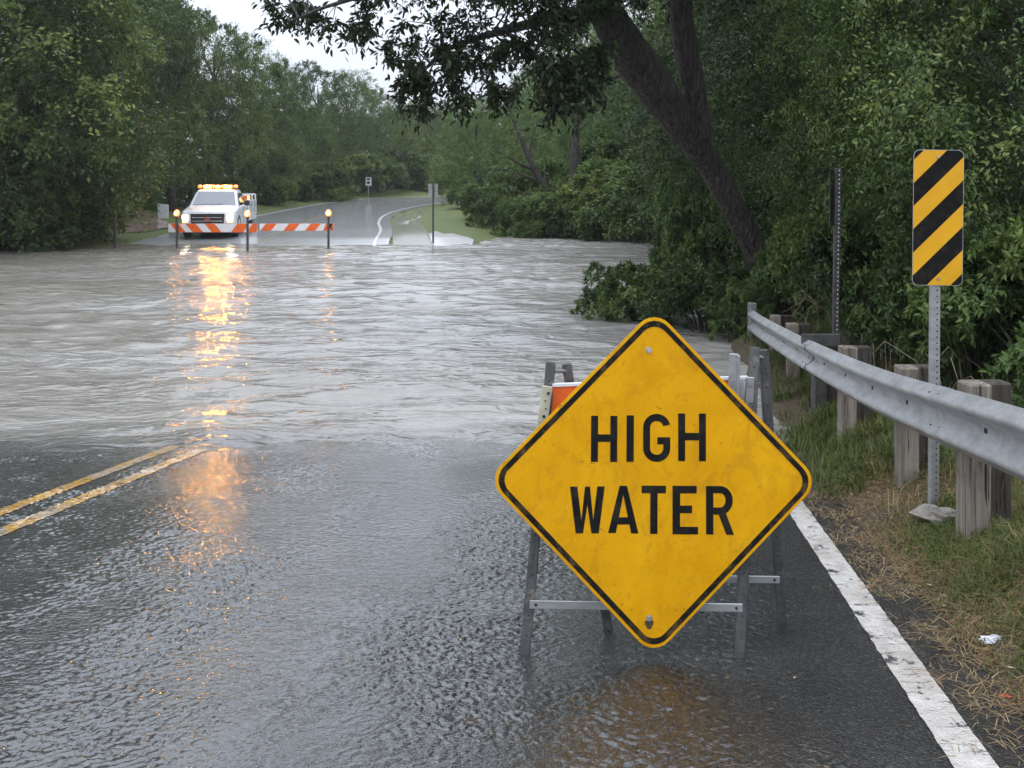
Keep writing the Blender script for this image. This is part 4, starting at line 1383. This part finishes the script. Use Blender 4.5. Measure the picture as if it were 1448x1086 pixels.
# smooth the piecewise heights
_ys = np.linspace(2.2, 15.0, 200)
_zs = np.interp(_ys, RY_, RZ_)
_ker = np.ones(41) / 41
_zp = np.concatenate([np.full(20, 0) + _zs[0] + np.arange(-20, 0) * (_zs[1] - _zs[0]), _zs, _zs[-1] + np.arange(1, 21) * (_zs[-1] - _zs[-2])])
_zs = np.convolve(_zp, _ker, 'valid')


def rail(y):
    return Vector((1.69 + SL * y, y, float(np.interp(y, _ys, _zs))))


g0 = Vector((2.2, 5.0, float(H(2.5, 5.0))))
gr = thing('guardrail', 'galvanised W-beam guardrail on weathered timber posts along the right verge', 'guardrail', g0)
XG = Matrix.Translation(-g0)
prof = [(-.156, .004), (-.148, .010), (-.108, .077), (-.096, .083), (-.084, .081), (-.074, .073), (-.024, .005), (-.012, 0), (.012, 0), (.024, .005), (.074, .073), (.084, .081), (.096, .083), (.108, .077), (.148, .010), (.156, .004)]
nrm = Vector((-1, SL, 0)).normalized()


def beam_panel(y0, y1, off):
    m = MB()
    st = np.arange(y0, y1 + .001, .12)
    rings = []
    for y in st:
        c = rail(y) - Vector((0, 0, .156))
        rings.append([c + nrm * (d + off) + Vector((0, 0, z)) for z, d in prof])
    for rr_, back in ((rings, 0), ([[p - nrm * .004 for p in r] for r in rings], 1)):
        b = [p for r in rr_ for p in r]; k = len(prof)
        m.add(b, [[i * k + j, i * k + j + 1, (i + 1) * k + j + 1, (i + 1) * k + j] for i in range(len(st) - 1) for j in range(k - 1)], 0, True)
    k = len(prof)
    for r in (rings[0], rings[-1]):
        q = [p - nrm * .004 for p in r]
        m.add(r + q, [[j, j + 1, k + j + 1, k + j] for j in range(k - 1)])
    for j in (0, k - 1):
        a = [r[j] for r in rings]; b = [p - nrm * .004 for p in a]; nn = len(a)
        m.add(a + b, [[i, i + 1, nn + i + 1, nn + i] for i in range(nn - 1)])
    o = m.build('rail_beam', M['galv'], gr, XG, recalc=False)
    # slots and splice bolts
    def mark(mm, y, z, d, w, h, mi=0):
        c = rail(y) - Vector((0, 0, .156)) + Vector((0, 0, z)) + nrm * (d + off + .001)
        t = (rail(y + .1) - rail(y)).normalized()
        mm.prism([c + t * a * w + Vector((0, 0, b * h)) - nrm * .003 for a, b in ((-1, -1), (1, -1), (1, 1), (-1, 1))], nrm * .006, mi)
    def slot(*args):
        mm = MB(); mark(mm, *args); mm.build('bolt_slot', M['hole'], o, XG)
    for yb in (y0 + .06, y0 + .22):
        for z, d in ((.118, .062), (-.060, .056)): slot(yb, z, d, .014, .007)
    y = y0 + .95
    while y < y1 - .2:
        slot(y, .0, .0, .017, .012); y += .95
    for yb in (y0 + .08, y0 + .2):
        nb = MB(); nb.disc(rail(yb) - Vector((0, 0, .156)) + nrm * off, nrm, .022, .012, 12)
        nb.build('splice_bolt', M['bolt'], o, XG)
    return o


for y0, y1, off in ((2.2, 5.80, .012), (5.60, 10.15, .0), (9.95, 14.9, .012)):
    beam_panel(y0, y1, off)
# end terminal shoe
mb = MB()
c = rail(14.85) - Vector((0, 0, .156))
mb.box(c + Vector((-.02, .06, -.06)), (.10, .16, .62), bev=.008)
mb.build('end_post', M['steel_grey'], gr, XG)
rp = random.Random(5)
for i, (y, kind) in enumerate([(3.55, 'w'), (5.62, 'w'), (7.0, 'w'), (8.95, 'w'), (10.3, 's'), (12.0, 'w'), (13.5, 'w')]):
    c = rail(y); X = c.x
    w, d = .122, .15
    gz = float(H(X + .15, y)) - .15
    topz = c.z + .035
    m = MB()
    ctr = Vector((X + .11, y, (gz + topz) / 2))
    m.box(ctr, (w, d, topz - gz), Matrix.Rotation(R(rp.uniform(-4, 4)), 3, 'Z') @ Matrix.Rotation(R(rp.uniform(-1, 1)), 3, 'Y'), bev=.008)
    m.build('post', M['wood_pale'] if kind == 'w' else M['steel_dark'], gr, XG)
    m = MB()
    m.box(Vector((X + .27, y + .13, (gz + topz - .02) / 2)), (.155, .12, topz - .02 - gz), Matrix.Rotation(R(rp.uniform(-4, 4)), 3, 'Z'), bev=.008)
    m.build('backing_timber', M['wood_dark'], gr, XG)
mb = MB(); mb.box(rail(10.3) + Vector((.10, -.09, .0)), (.37, .05, .12), bev=.006); mb.build('steel_cap', M['steel_dark'], gr, XG)

# ------------------------------------------------------------------ small things on the verge
def blob(name, c, size, mat, label, cat, seed, flat=.6, amp=.25):
    rr_ = np.random.default_rng(seed)
    m = MB(); vs, fs = [], []
    nu, nv = 12, 8
    ph = rr_.uniform(0, 6, 6)
    for j in range(nv + 1):
        th = math.pi * j / nv
        for i in range(nu):
            a = 2 * math.pi * i / nu
            x, y, z = math.sin(th) * math.cos(a), math.sin(th) * math.sin(a), math.cos(th)
            r = 1 + amp * (math.sin(3 * x + ph[0]) * math.cos(3 * y + ph[1]) + .6 * math.sin(5 * z + 4 * x + ph[2]) + .4 * math.sin(7 * y + ph[3])) + rr_.normal(0, amp * .15)
            vs.append((x * r * size[0], y * r * size[1], z * r * size[2]))
    for j in range(nv):
        for i in range(nu):
            k = (i + 1) % nu
            fs.append([j * nu + i, j * nu + k, (j + 1) * nu + k, (j + 1) * nu + i])
    m.add(vs, fs, 0, False)
    o = m.build(name, mat)
    o.location = c
    return tag(o, label, cat)


def verge_pt(px, py):
    lo, hi = 2.5, 12
    for _ in range(50):
        m_ = (lo + hi) / 2; X = (px - CX) * m_ / F
        r_ = NEAR_R + SL * m_
        z = float(H(X, m_)) if X > r_ else float(zr(m_))
        if HY + F * (CZ - z) / m_ > py: lo = m_
        else: hi = m_
    return Vector((X, m_, z))


blob('rock', verge_pt(1328, 742) + Vector((0, 0, .05)), (.125, .09, .055), M['rock'], 'grey flat-topped rock in the dry grass beside a guardrail post', 'rock', 3)
blob('soil_clod', verge_pt(1326, 916) + Vector((0, 0, .008)), (.034, .024, .014), M['clod'], 'dark clod of soil on the asphalt right of the white line', 'clod', 4, amp=.35)
blob('crumpled_paper', verge_pt(1400, 909) + Vector((0, 0, .012)), (.045, .025, .012), M['paper'], 'crumpled white scrap of litter at the edge of the grass', 'litter', 6, amp=.5)
blob('fallen_leaf', verge_pt(1422, 988) + Vector((0, 0, .006)), (.026, .017, .006), M['red_leaf'], 'single red fallen leaf on the asphalt near the right edge', 'leaf', 8, amp=.4)

# ------------------------------------------------------------------ pickup truck
tl = at(293.5, 337, 38.6); tl.z = float(zr(39.6)) - .005
YAW = R(6.5)
tk = thing('pickup_truck', 'white pickup truck with lit amber light bar facing the flood behind the striped board', 'pickup truck', tl, YAW)


def ring_loft(stations, mat_i=0):
    """stations: (y, [(x, z) half outline from bottom centre to top centre])"""
    m = MB(); vs, fs = [], []
    k = None
    for y, half in stations:
        full = [(x, z) for x, z in half] + [(-x, z) for x, z in half[::-1]]
        k = len(full)
        vs += [(x, y, z) for x, z in full]
    for i in range(len(stations) - 1):
        for j in range(k):
            q = (j + 1) % k
            fs.append([i * k + j, i * k + q, (i + 1) * k + q, (i + 1) * k + j])
    fs.append(list(range(k))); fs.append([(len(stations) - 1) * k + j for j in range(k)])
    m.add(vs, fs, mat_i, False)
    return m


def sec(w, z0, z1, b=.08, tuck=.04):
    return [(w - tuck - .02, z0), (w - tuck, z0 + .02), (w, z0 + .22), (w, z1 - b * 1.6), (w - b * .35, z1 - b * .5), (w - b, z1), (w - b * 3.2, z1 + .012)]


# body with bonnet
m = ring_loft([(0.02, sec(.86, .42, .88, .10)), (.06, sec(.93, .38, .95, .10)), (.22, sec(.985, .34, 1.0, .10)), (.7, sec(1.0, .32, 1.06, .10)), (1.35, sec(1.0, .32, 1.12, .08)), (1.6, sec(1.0, .32, 1.13, .05)), (3.3, sec(1.0, .32, 1.12, .04)), (3.34, sec(.99, .32, 1.10, .04))])
m.build('body', M['car_paint'], tk)
# cab with pillars: roof shell, glass set in
def cab_sec(w0, z0, w1, z1):
    return [(w0, z0), (w1 + .01, z1 - .06), (w1 - .05, z1 - .005), (w1 - .2, z1 + .012)]
m = MB()
ST = [(1.36, .90, 1.12, .90, 1.13), (2.02, .93, 1.12, .74, 1.70), (2.25, .93, 1.12, .75, 1.745), (3.0, .93, 1.12, .75, 1.735), (3.25, .92, 1.12, .74, 1.66), (3.32, .92, 1.12, .78, 1.45), (3.33, .92, 1.12, .90, 1.13)]
m = ring_loft([(y, cab_sec(a, b, c, d)) for y, a, b, c, d in ST])
m.build('cab', M['car_paint'], tk)
def onw(x, z):  # windscreen plane: y from z
    t = (z - 1.13) / (1.70 - 1.13); return 1.36 + .66 * t
ws = [(-.80, 1.165), (.80, 1.165), (.665, 1.655), (-.665, 1.655)]
mb = MB(); mb.prism([(x, onw(x, z) - .012, z + .006) for x, z in ws], (0, .008, 0)); mb.build('windscreen', M['windscreen'], tk)
for x in (-.42, .12):
    mb = MB(); mb.beam((x - .28, onw(0, 1.18) - .03, 1.175), (x + .22, onw(0, 1.21) - .03, 1.205), .018, .012); mb.build('wiper', M['black_trim'], tk)
for s in (-1, 1):
    mb = MB()
    def sx(z): return s * (.93 + (z - 1.12) / (1.70 - 1.12) * (-.185) + .008)
    mb.prism([(sx(1.16), 1.60, 1.16), (sx(1.16), 2.55, 1.16), (sx(1.60), 2.55, 1.60), (sx(1.60), 2.08, 1.60)], (s * .006, 0, 0))
    mb.prism([(sx(1.16), 2.63, 1.16), (sx(1.16), 3.2, 1.16), (sx(1.60), 3.14, 1.60), (sx(1.60), 2.63, 1.60)], (s * .006, 0, 0))
    mb.build('side_window', M['glass_dark'], tk)
    mb = MB(); mb.beam((s * .93, 1.62, 1.18), (s * 1.10, 1.60, 1.24), .05, .04); mb.box((s * 1.19, 1.62, 1.24), (.20, .10, .20), bev=.03); mb.build('mirror', M['black_trim'], tk)
    mb = MB(); mb.box((s * 1.003, 2.18, .74), (.012, .02, .78)); mb.box((s * 1.003, 3.26, .74), (.012, .02, .74)); mb.box((s * 1.008, 3.08, .98), (.03, .16, .035), bev=.008); mb.build('door_seam', M['black_trim'], tk)
    # wheels
    for y in (.88, 4.55):
        wm = MB(); prof_w = [(.12, .20), (.13, .33), (.08, .365), (-.08, .365), (-.13, .33), (-.12, .20)]
        vs, fs = [], []
        for k in range(24):
            a = 2 * math.pi * k / 24
            for (xx, r) in prof_w: vs.append((s * (.86 + xx), y + r * math.cos(a), .365 + r * math.sin(a)))
        for k in range(24):
            for j in range(5):
                q = (k + 1) % 24; fs.append([k * 6 + j, k * 6 + j + 1, q * 6 + j + 1, q * 6 + j])
        wm.add(vs, fs, 0, True)
        w_ = wm.build('wheel', M['tyre'], tk)
        rm = MB(); rm.disc((s * .80, y, .365), (s, 0, 0), .205, .15, 20); rm.disc((s * .95, y, .365), (s, 0, 0), .07, .03, 12, 1)
        for k in range(5):
            a = 2 * math.pi * k / 5; rm.disc((s * .948, y + .13 * math.cos(a), .365 + .13 * math.sin(a)), (s, 0, 0), .035, .006, 8, 1)
        rm.build('rim', [M['chrome'], M['black_trim']], w_)
        am = MB()
        for k in range(9):
            a0, a1 = math.pi * k / 9, math.pi * (k + 1) / 9
            am.prism([(s * 1.004, y + .44 * math.cos(a0), .36 + .44 * math.sin(a0)), (s * 1.004, y + .44 * math.cos(a1), .36 + .44 * math.sin(a1)), (s * 1.004, y + .34 * math.cos(a1), .36 + .34 * math.sin(a1)), (s * 1.004, y + .34 * math.cos(a0), .36 + .34 * math.sin(a0))], (s * .008, 0, 0))
        am.build('wheel_arch', M['black_trim'], tk)
# grille, emblem, lamps, bumper
mb = MB(); mb.prism([(-.60, .0, .90), (.60, .0, .90), (.57, .0, .48), (-.57, .0, .48)], (0, -.03, 0)); gl = mb.build('grille', M['black_trim'], tk)
mb = MB()
for z in (.62, .75): mb.box((0, -.036, z), (1.06, .014, .016), bev=.004)
mb.box((0, -.037, .893), (1.16, .02, .014), bev=.004)
mb.build('grille_bar', M['chrome'], gl)
mb = MB(); mb.prism([(-.07, -.045, .63), (.07, -.045, .63), (.10, -.045, .70), (.045, -.045, .73), (0, -.045, .82), (-.045, -.045, .73), (-.10, -.045, .70)], (0, -.02, 0)); mb.build('emblem', M['red_emblem'], tk)
for s in (-1, 1):
    mb = MB(); mb.prism([(s * .60, -.005, .56), (s * .86, .03, .56), (s * .93, .05, .86), (s * .62, -.005, .88)], (0, -.025, 0)); hl = mb.build('headlight', M['headlamp_soft'], tk)
    mb = MB(); mb.disc((s * .80, -.015, .75), (0, -1, 0), .085, .03, 16); mb.build('bulb', M['headlamp'], hl)
    mb = MB(); mb.box((s * .79, -.005, .60), (.18, .03, .06), bev=.01); mb.build('turn_signal', M['marker_lamp'], hl)
mb = MB(); mb.box((0, -.02, .36), (1.92, .20, .22), bev=.05); mb.build('bumper', M['chrome'], tk)
mb = MB(); mb.box((0, -.125, .38), (.32, .012, .12)); mb.build('number_plate', M['board_white'], tk)
mb = MB(); mb.box((0, 1.9, .30), (1.5, 3.6, .2)); mb.box((0, 4.6, .38), (1.1, 2.2, .16)); mb.build('chassis', M['black_trim'], tk)
# light bar
mb = MB(); mb.box((0, 2.35, 1.775), (1.50, .30, .05), bev=.02); lb = mb.build('light_bar', M['black_trim'], tk)
for x, w, mt in ((-.37, .36, 'amber_bright'), (.37, .36, 'amber_bright'), (0, .14, 'amber_bright'), (-.67, .14, 'amber_dim'), (.67, .14, 'amber_dim'), (-.155, .10, 'amber_dim'), (.155, .10, 'amber_dim')):
    mb = MB(); mb.box((x, 2.35, 1.86), (w, .27, .12), bev=.03); bc = mb.build('beacon', M['amber_dim'], lb)
    if mt == 'amber_bright':
        mb = MB(); mb.box((x, 2.225, 1.858), (w * .78, .05, .07), bev=.015); mb.build('bulb', M[mt], bc)
# service bed with side boxes and an overhead rack
mb = MB(); mb.box((0, 4.55, .98), (2.10, 2.35, .62), bev=.03)
mb.box((0, 4.55, .58), (2.08, 2.3, .18), bev=.02); bed = mb.build('service_bed', M['car_paint'], tk)
mb = MB()
for s in (-1, 1):
    for y in (3.9, 4.9): mb.box((s * 1.055, y, 1.0), (.012, .02, .5))
    for y in (3.65, 4.4, 5.3): mb.box((s * 1.058, y, 1.08), (.02, .12, .04), bev=.005)
mb.build('locker_seam', M['black_trim'], bed)
mb = MB()
for s in (-1, 1):
    mb.beam((s * 1.0, 3.45, 1.50), (s * 1.0, 5.7, 1.50), .06, .05)
    for y in (3.5, 4.6, 5.66): mb.beam((s * 1.0, y, 1.28), (s * 1.0, y, 1.5), .05, .05)
for y in (3.5, 5.66): mb.beam((-1.0, y, 1.50), (1.0, y, 1.50), .06, .05)
mb.build('rack', M['car_paint'], tk)
mb = MB(); mb.box((.75, 3.42, 1.40), (.5, .03, .10), bev=.01); mb.build('rack_reflector', M['orange'], tk)
mb = MB(); mb.box((1.02, 3.40, 1.40), (.09, .06, .15), bev=.02); mb.build('marker_light', M['marker_lamp'], tk)

# ------------------------------------------------------------------ striped road-closure boards with lamps
def lamp_post(parent, px, ytop, ybot, Y, xf, mat):
    m = MB()
    b = at(px, ybot, Y); b.z = ZW - .5; tp = at(px, ytop, Y)
    m.beam(b, tp, .075, .06, bev=.01)
    po = m.build('post', mat, parent, xf)
    m = MB(); c = tp + Vector((0, 0, .03)); m.tube([c + Vector((0, 0, -.035)), c + Vector((0, 0, .0))], [.05, .06], 10); hd = m.build('lamp_base', M['black_trim'], parent, xf)
    m = MB()
    m.tube([c, c + Vector((0, 0, .05)), c + Vector((0, 0, .14)), c + Vector((0, 0, .20)), c + Vector((0, 0, .225))], [.062, .10, .10, .065, .015], 12)
    lm = m.build('lamp', M['amber_lamp'], parent, xf)
    m = MB(); m.disc(c + Vector((0, -.085, .095)), (0, -1, 0), .05, .03, 14); m.build('bulb', M['amber_bulb'], lm, xf)


def board(parent, x0, x1, y0, y1, Y, xf, nstripe, Yr=None):
    Yr = Yr or Y
    m = MB()
    a, b = at(x0, y0, Y), at(x1, y0, Yr); c, d = at(x1, y1, Yr), at(x0, y1, Y)
    th = .03
    m.prism([a, b, c, d], (0, th, 0), 0)
    o = m.build('board', M['board_white'], parent, xf)
    L_ = (b - a).length; hgt = (a - d).length; U = (b - a).normalized(); V = (a - d).normalized()
    for (u0, w, sl) in nstripe:
        mm = MB()
        # stripe with its foot at u0 and its head shifted by sl, all in board heights, clipped to the board
        P = [(u0, 0), (u0 + w, 0), (u0 + w + sl, 1), (u0 + sl, 1)]
        P = [(p[0] * hgt, p[1] * hgt) for p in P]
        P = clip(clip(P, 1, 0, L_ - .005), -1, 0, -.005)
        if len(P) < 3: continue
        mm.add([d + U * p[0] + V * p[1] + Vector((0, -.004, 0)) for p in P], [list(range(len(P)))])
        mm.build('orange_stripe', M['orange'], o, xf)
    return o


Yp = 35.8
b1 = at(300, 352, Yp); b1.z = ZW
r1 = thing('road_barrier', 'longer orange and white striped board on two lamp posts in front of the pickup truck', 'road barrier', b1)
X1 = Matrix.Translation(-b1)
lamp_post(r1, 250, 307, 351, 35.8, X1, M['steel_dark']); lamp_post(r1, 350, 308, 357, 34.6, X1, M['steel_dark'])
h1 = 11.5
board(r1, 238, 364, 316.3, 328.3, 35.95, X1, [(-.5, .75, -.0)] * 0 + [((w0 - 238) / h1, ww / h1, sl / h1) for w0, ww, sl in ((252, 13, -11), (276, 16, -12), (305, 15, -11), (334, 18, 9), (357, 14, 9))], 35.0)
b2_ = at(420, 352, Yp); b2_.z = ZW
r2 = thing('road_barrier', 'shorter orange and white striped board on a single lamp post, right of the pickup truck', 'road barrier', b2_)
XX2 = Matrix.Translation(-b2_)
lamp_post(r2, 464.5, 307, 352, 35.6, XX2, M['post_green'])
h2 = 9.8
board(r2, 367, 472, 316.2, 326.2, 35.75, XX2, [((w0 - 367) / h2, ww / h2, sl / h2) for w0, ww, sl in ((368, 15, 8), (400, 15, 8), (430, 14, 8), (455, 9, 4), (466, 8, -4))])

# small signs and posts across the water
p = at(612.5, 345, 37.4); p.z = ZW - .4
s1 = thing('road_sign', 'road sign seen from behind on a green post standing in the shallow water', 'road sign', p); xf = Matrix.Translation(-p)
mb = MB(); mb.beam(p, at(612.5, 259, 37.4), .065, .05, bev=.01); mb.build('post', M['post_green'], s1, xf)
mb = MB(); mb.prism([at(x, y, 37.46) for x, y in ((605.5, 260), (619, 260), (619, 277.5), (605.5, 277.5))], (0, .012, 0)); mb.build('sign_plate', M['steel_grey'], s1, xf)
p = G(521, 279.5)
s2 = thing('road_sign', 'small white road sign with dark marks on a thin post at the far bend', 'road sign', p); xf = Matrix.Translation(-p); Yq = p.y
mb = MB(); mb.beam(p - Vector((0, 0, .3)), at(521, 252, Yq), .07, .05); mb.build('post', M['steel_grey'], s2, xf)
mb = MB(); mb.prism([at(x, y, Yq - .05) for x, y in ((517, 250.5), (525.2, 250.5), (525.2, 262.5), (517, 262.5))], (0, .02, 0)); pn = mb.build('sign_plate', M['white_panel'], s2, xf)
mb = MB()
for x, y, w, h in ((521.1, 253.5, 4.0, 2.6), (521.1, 258.2, 4.4, 3.2)):
    mb.prism([at(x + a * w / 2, y + b * h / 2, Yq - .058) for a, b in ((-1, -1), (1, -1), (1, 1), (-1, 1))], (0, .004, 0))
mb.build('dark_marks', M['black_trim'], pn, xf)
p = G(230.5, 311.5)
wp = thing('white_panel', 'plain white upright panel in the grass left of the pickup truck', 'panel', p); xf = Matrix.Translation(-p); Yq = p.y
mb = MB(); mb.prism([at(x, y, Yq) for x, y in ((222.5, 288), (238, 289.5), (238, 312), (224, 312))], (0, .05, 0)); mb.build('board', M['white_panel'], wp, xf)
mb = MB()
for k in (226, 229, 232, 235): mb.beam(at(k, 291, Yq - .012), at(k + .5, 310, Yq - .012), .03, .012)
mb.build('rib', M['board_white'], wp, xf)
p = at(163, 351, 35.9); p.z = ZW - .4
o = MB(); o.beam((0, 0, 0), at(162.3, 299, 35.9) - p, .10, .09, bev=.015); o.disc(at(162.3, 299, 35.9) - p, (0, 0, 1), .03, .02, 8)
o = o.build('marker_post', M['steel_dark']); o.location = p
tag(o, 'lone dark post standing in the water at the left, below the grass bank', 'post')
# low white shed and heap of tan soil behind the far bushes
p = G(714, 279)
p = Vector(((716 - CX) * 74 / F, 74, float(zr(74))))
sh = thing('shed', 'low white-roofed shed half hidden behind the trees across the water', 'shed', p)
mb = MB(); mb.box((0, 0, .45), (2.6, 2.0, .95)); mb.build('wall', M['wall_pale'], sh)
mb = MB(); mb.prism([(-1.5, -1.2, .93), (-1.5, 1.2, .93), (-1.5, 0, 1.35)], (3.0, 0, 0)); mb.build('roof', M['roof_pale'], sh)
q = (728 - CX) * 62 / F
blob('soil_heap', Vector((q, 62, float(H(q, 62)) + .3)), (.55, .5, .55), M['tan_soil'], 'heap of tan soil behind the bushes across the water', 'soil heap', 12, amp=.12)

# ------------------------------------------------------------------ haze (rain-filled air)
HAZE = 0.0004
if HAZE > 0:
    mb = MB(); mb.box((0, 70, 8.0), (420, 260, 23.0))
    t = NT('rain_haze')
    t.n.remove(t.b)
    pv = t.node('ShaderNodeVolumePrincipled', {'Color': (.86, .89, .93, 1), 'Density': HAZE, 'Anisotropy': .2})
    t.l.new(pv.outputs[0], t.n['Material Output'].inputs['Volume'])
    tag(mb.build('haze', t.mat), kind='stuff')

# ------------------------------------------------------------------ sky, sun, camera
w = bpy.data.worlds.new('World'); SC.world = w; w.use_nodes = True
nt = w.node_tree; nn = nt.nodes; ll = nt.links
for x in list(nn): nn.remove(x)
outp = nn.new('ShaderNodeOutputWorld')
sky = nn.new('ShaderNodeTexSky'); sky.sky_type = 'NISHITA'; sky.sun_disc = False
SUN_EL, SUN_AZ = R(58), R(200)        # high, behind the camera, blurred by the cloud
sky.sun_elevation = SUN_EL; sky.sun_rotation = SUN_AZ
bg1 = nn.new('ShaderNodeBackground'); bg1.inputs[1].default_value = .06; ll.new(sky.outputs[0], bg1.inputs[0])
tc = nn.new('ShaderNodeTexCoord'); sp_ = nn.new('ShaderNodeSeparateXYZ'); ll.new(tc.outputs['Generated'], sp_.inputs[0])
mr = nn.new('ShaderNodeMapRange'); mr.inputs['From Min'].default_value = 0; mr.inputs['From Max'].default_value = 1; mr.inputs['To Min'].default_value = .86; mr.inputs['To Max'].default_value = 2.7
ll.new(sp_.outputs[2], mr.inputs[0])
nz = nn.new('ShaderNodeTexNoise'); nz.inputs['Scale'].default_value = 2.2; nz.inputs['Detail'].default_value = 6
mp = nn.new('ShaderNodeMapping'); mp.inputs['Scale'].default_value = (1, 1, 2.5); ll.new(tc.outputs['Generated'], mp.inputs[0]); ll.new(mp.outputs[0], nz.inputs[0])
m2 = nn.new('ShaderNodeMapRange'); m2.inputs['From Min'].default_value = .3; m2.inputs['From Max'].default_value = .7; m2.inputs['To Min'].default_value = .86; m2.inputs['To Max'].default_value = 1.1; ll.new(nz.outputs[0], m2.inputs[0])
mu = nn.new('ShaderNodeMath'); mu.operation = 'MULTIPLY'; ll.new(mr.outputs[0], mu.inputs[0]); ll.new(m2.outputs[0], mu.inputs[1])
bg2 = nn.new('ShaderNodeBackground'); bg2.inputs[0].default_value = (.82, .885, 1.0, 1); ll.new(mu.outputs[0], bg2.inputs[1])
mx = nn.new('ShaderNodeMixShader'); mx.inputs[0].default_value = .85; ll.new(bg1.outputs[0], mx.inputs[1]); ll.new(bg2.outputs[0], mx.inputs[2])
ll.new(mx.outputs[0], outp.inputs[0])

sd = bpy.data.lights.new('sun', 'SUN'); sd.energy = .6; sd.angle = R(40); sd.color = (1, .96, .9)
so = bpy.data.objects.new('sun', sd); COL.objects.link(so)
dv = Vector((math.sin(SUN_AZ) * math.cos(SUN_EL), math.cos(SUN_AZ) * math.cos(SUN_EL), math.sin(SUN_EL)))
so.rotation_euler = dv.to_track_quat('Z', 'Y').to_euler(); so.location = dv * 30

cd = bpy.data.cameras.new('camera'); co = bpy.data.objects.new('camera', cd); COL.objects.link(co)
co.location = (0, 0, CZ); co.rotation_euler = (R(90), 0, 0)
cd.sensor_width = 36; cd.lens = 36 * F / 1448; cd.shift_y = -295 / 1448; cd.clip_start = .05; cd.clip_end = 3000
SC.camera = co

vs_ = SC.view_settings
SC.display_settings.display_device = 'sRGB'
vs_.view_transform = 'Standard'; vs_.look = 'None'; vs_.exposure = .34; vs_.gamma = 1; vs_.use_curve_mapping = False
cy = SC.cycles
cy.max_bounces = 8; cy.diffuse_bounces = 3; cy.glossy_bounces = 4; cy.transmission_bounces = 4; cy.volume_bounces = 1; cy.transparent_max_bounces = 8
cy.use_adaptive_sampling = True; cy.adaptive_threshold = .02
cy.sample_clamp_indirect = 6
cy.use_denoising = True
cy.volume_step_rate = 8
